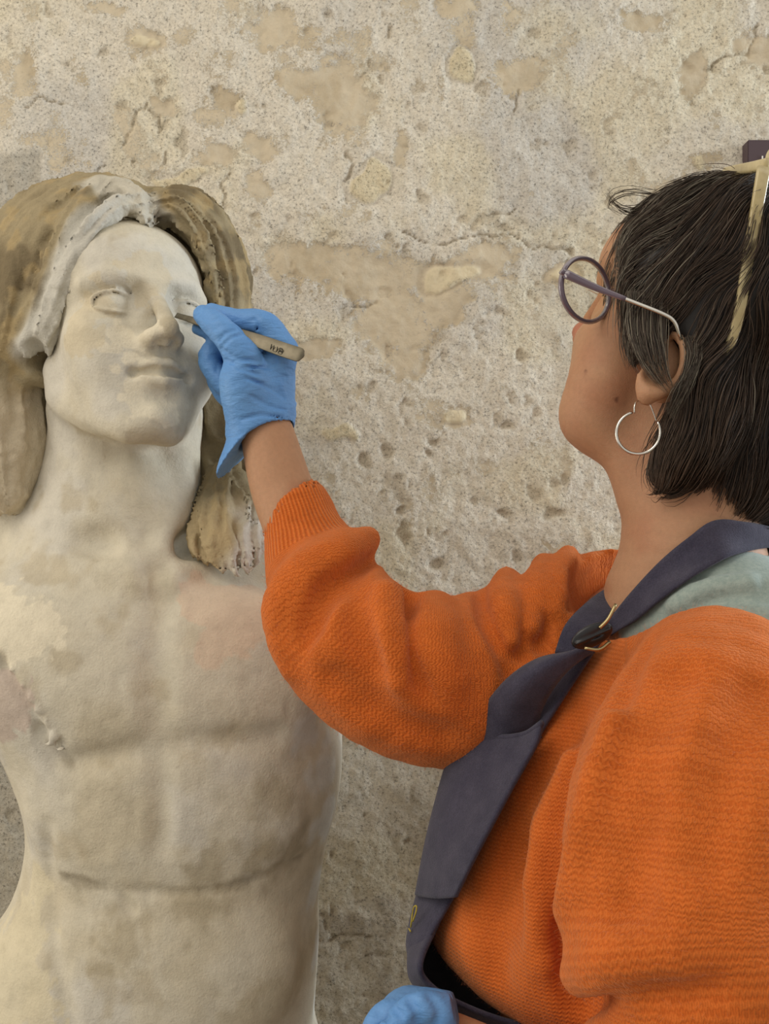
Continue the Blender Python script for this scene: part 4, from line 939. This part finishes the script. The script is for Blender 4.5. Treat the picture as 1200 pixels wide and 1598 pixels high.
# ------------------------------------------------------------------ worn and held things
m, nt, b = mat('violet_acetate', .2, .5, Transmission_Weight=.25); b.inputs['Base Color'].default_value = (*lin(112, 98, 112), 1); MAT_VIO = m
m, nt, b = mat('silver', .22, .5, Metallic=1.0); b.inputs['Base Color'].default_value = (.75, .72, .66, 1); MAT_SIL = m
m, nt, b = mat('horn_acetate', .28, .5, Transmission_Weight=.1); lk(nt, ramp(nt, tex(nt, 60, 3), [(.3, lin(178, 160, 112)), (.7, lin(206, 190, 146))]), b.inputs['Base Color']); MAT_HORN = m
m, nt, b = mat('spectacle_lens', .02, .5, Transmission_Weight=1.0, IOR=1.02); b.inputs['Base Color'].default_value = (.97, .95, .88, 1); MAT_LENS = m
GLS = thing('eyeglasses', 'round violet-framed glasses with silver temples worn over the eyes', 'glasses', tuple(fw.p(0, -10.2, .3)))
def ring_pts(c, ax1, ax2, n=44, pw=2.0):
    t = np.arange(n) * 2 * math.pi / n; return [c + ax1 * math.cos(q) + ax2 * math.sin(q) for q in t]
# near lens: outer edge at the hinge, inner edge beside the nose bridge
def lens(c, a1, a2, name='rim'):
    o = obj(name, sweep(name, ring_pts(c, a1, a2), circ(.0019, 8, .0024), closed=True, up=nrm(np.cross(a1, a2))), MAT_VIO, GLS)
    G = np.array([[c + (a1 * math.cos(t) + a2 * math.sin(t)) * r + nrm(np.cross(a1, a2)) * .0025 * (1 - r * r) for t in np.linspace(0, 2 * math.pi, 41)] for r in (1e-3, .3, .6, .85, 1)])
    obj('lens', grid_mesh('lens', G, .0012), MAT_LENS, GLS)
oc = W(876, 437, .747); ic = W(950, 468, .782); cL = (oc + ic) / 2; a1_ = (ic - oc) / 2; top = W(918, 405, .765) - cL; a2_ = top - nrm(a1_) * float(top @ nrm(a1_))
lens(cL, a1_, a2_)
shift = nrm(a1_) * (.5 * .0 + np.linalg.norm(a1_) * 2 + .016); lens(cL + shift, a1_, a2_)
obj('bridge', sweep('bridge', [cL + a1_ + a2_ * .25, cL + a1_ + nrm(a1_) * .008 + a2_ * .42, cL + a1_ + nrm(a1_) * .016 + a2_ * .25], circ(.0018, 8), 10), MAT_VIO, GLS)
hinge = W(882, 427, .742)
obj('hinge', sweep('hinge', [hinge + np.array([-.003, -.001, .002]), hinge, hinge + np.array([.006, .001, -.002])], circ(.0026, 8), 6), MAT_VIO, GLS)
tp = WL([(882, 427, .741), (930, 449, .735), (985, 470, .726), (1035, 490, .718), (1052, 502, .717), (1060, 522, .72), (1068, 540, .728)])
obj('temple', sweep('temple', tp, circ(.0011, 8, .0015), 40), MAT_SIL, GLS)
tcov = catmull(tp, 40)[:13]; obj('temple_cover', sweep('temple_cover', tcov, lambda t: circ(.0018 - .0005 * t, 8, .0034 - .0016 * t)), MAT_VIO, GLS)
obj('lashes', sweep('lashes', WL([(938, 470, .775), (945, 478, .772), (950, 488, .768)]), circ(.0012, 6), 8), MAT_HAIR, PERS) if False else None
off = shift + a1_ * 2; t2 = [cL + shift + a1_, fw.p(-7.4, -6, .6), fw.p(-7.8, 0, .9), fw.p(-7.7, 1.6, -.6)]
obj('temple', sweep('temple', t2, circ(.0012, 8), 24), MAT_SIL, GLS)

RG = thing('reading_glasses', 'honey-coloured glasses pushed up onto the crown of the dark hair', 'glasses', tuple(W(1180, 270, .75)))
tp = WL([(1192, 262, .715), (1180, 330, .71), (1166, 410, .708), (1155, 480, .71), (1142, 530, .716), (1122, 560, .724)])
obj('temple', sweep('temple', tp, lambda t: rect(.0046 - .0014 * t, .0022, .6), 30, up=(0, -1, 0)), MAT_HORN, RG)
obj('brow_bar', sweep('brow_bar', WL([(1132, 270, .80), (1150, 266, .77), (1172, 262, .74), (1198, 256, .715)]), rect(.0026, .0042, .6), 14), MAT_HORN, RG)
cR = W(1232, 250, .75); ring = ring_pts(cR, W(1262, 238, .74) - cR, np.array([.0, .02, .018], f4))
obj('rim', sweep('rim', ring, circ(.0022, 8), closed=True, up=(0, -.7, .7)), MAT_HORN, RG)

ER = thing('earring', 'silver hoop earring hanging from the ear lobe', 'earring', tuple(W(998, 640, .735)))
oc = W(997, 675, .733)
pts_ = [oc + np.array([.0152 * math.cos(t), .004 * math.sin(t * .5), .0152 * math.sin(t)]) for t in np.radians(np.linspace(105, 390, 46))]
obj('hoop', sweep('hoop', pts_, lambda t: circ(.0009 + .0003 * math.sin(math.pi * t), 10)), MAT_SIL, ER)
obj('wire', sweep('wire', WL([(990, 645, .732), (990, 635, .731), (993, 627, .733), (1000, 624, .738)]), circ(.0006, 8), 14), MAT_SIL, ER)
obj('wire', sweep('wire', WL([(1025, 660, .738), (1018, 640, .737), (1014, 630, .737), (1012, 622, .738)]), circ(.0005, 8), 14), MAT_SIL, ER)

m, nt, b = mat('worn_steel', .42, .5, Metallic=.7); lk(nt, ramp(nt, tex(nt, 90, 5), [(.3, lin(96, 90, 74)), (.7, lin(124, 116, 98))]), b.inputs['Base Color']); MAT_STEEL = m
TW = thing('tweezers', 'worn steel tweezers pinched between blue-gloved thumb and finger', 'tweezers', tuple(W(375, 524, .866)))
tl = [(275, 492, .900), (312, 503, .880), (380, 524, .859), (440, 545, .845), (474, 556, .839)]
wid = lambda t: .0026 + .0038 * sstep(.0, .75, t) if t < .93 else (.0064 * math.sqrt(max(.03, 1 - ((t - .93) / .07) ** 2)))
for s in (0, 1):
    pth = WL([(x, y + (1 - s) * 0, d + s * (.0005 + .006 * math.sin(math.pi * min(1, i / 4)) )) for i, (x, y, d) in enumerate(tl)])
    obj('prong', sweep('prong', pth, lambda t: rect(float(wid(t)), .0006, .8), 40, up=(.25, -.9, .1)), MAT_STEEL, TW)
m, nt, b = mat('engraved_mark', .7); b.inputs['Base Color'].default_value = (.05, .045, .035, 1)
def stroke(l): obj('engraving', sweep('engraving', WL([(x, y, .8428 + (440 - x) * .00022) for x, y in l]), circ(.0004, 6), 3 * len(l)), m, TW)
for l in ([(424, 537), (422, 545)], [(428, 539), (426, 547), (431, 549), (433, 541)], [(437, 543), (441, 545), (440, 549), (436, 547), (437, 543)], [(436, 547), (440, 549), (439, 553), (434, 551), (436, 547)]): stroke(l)
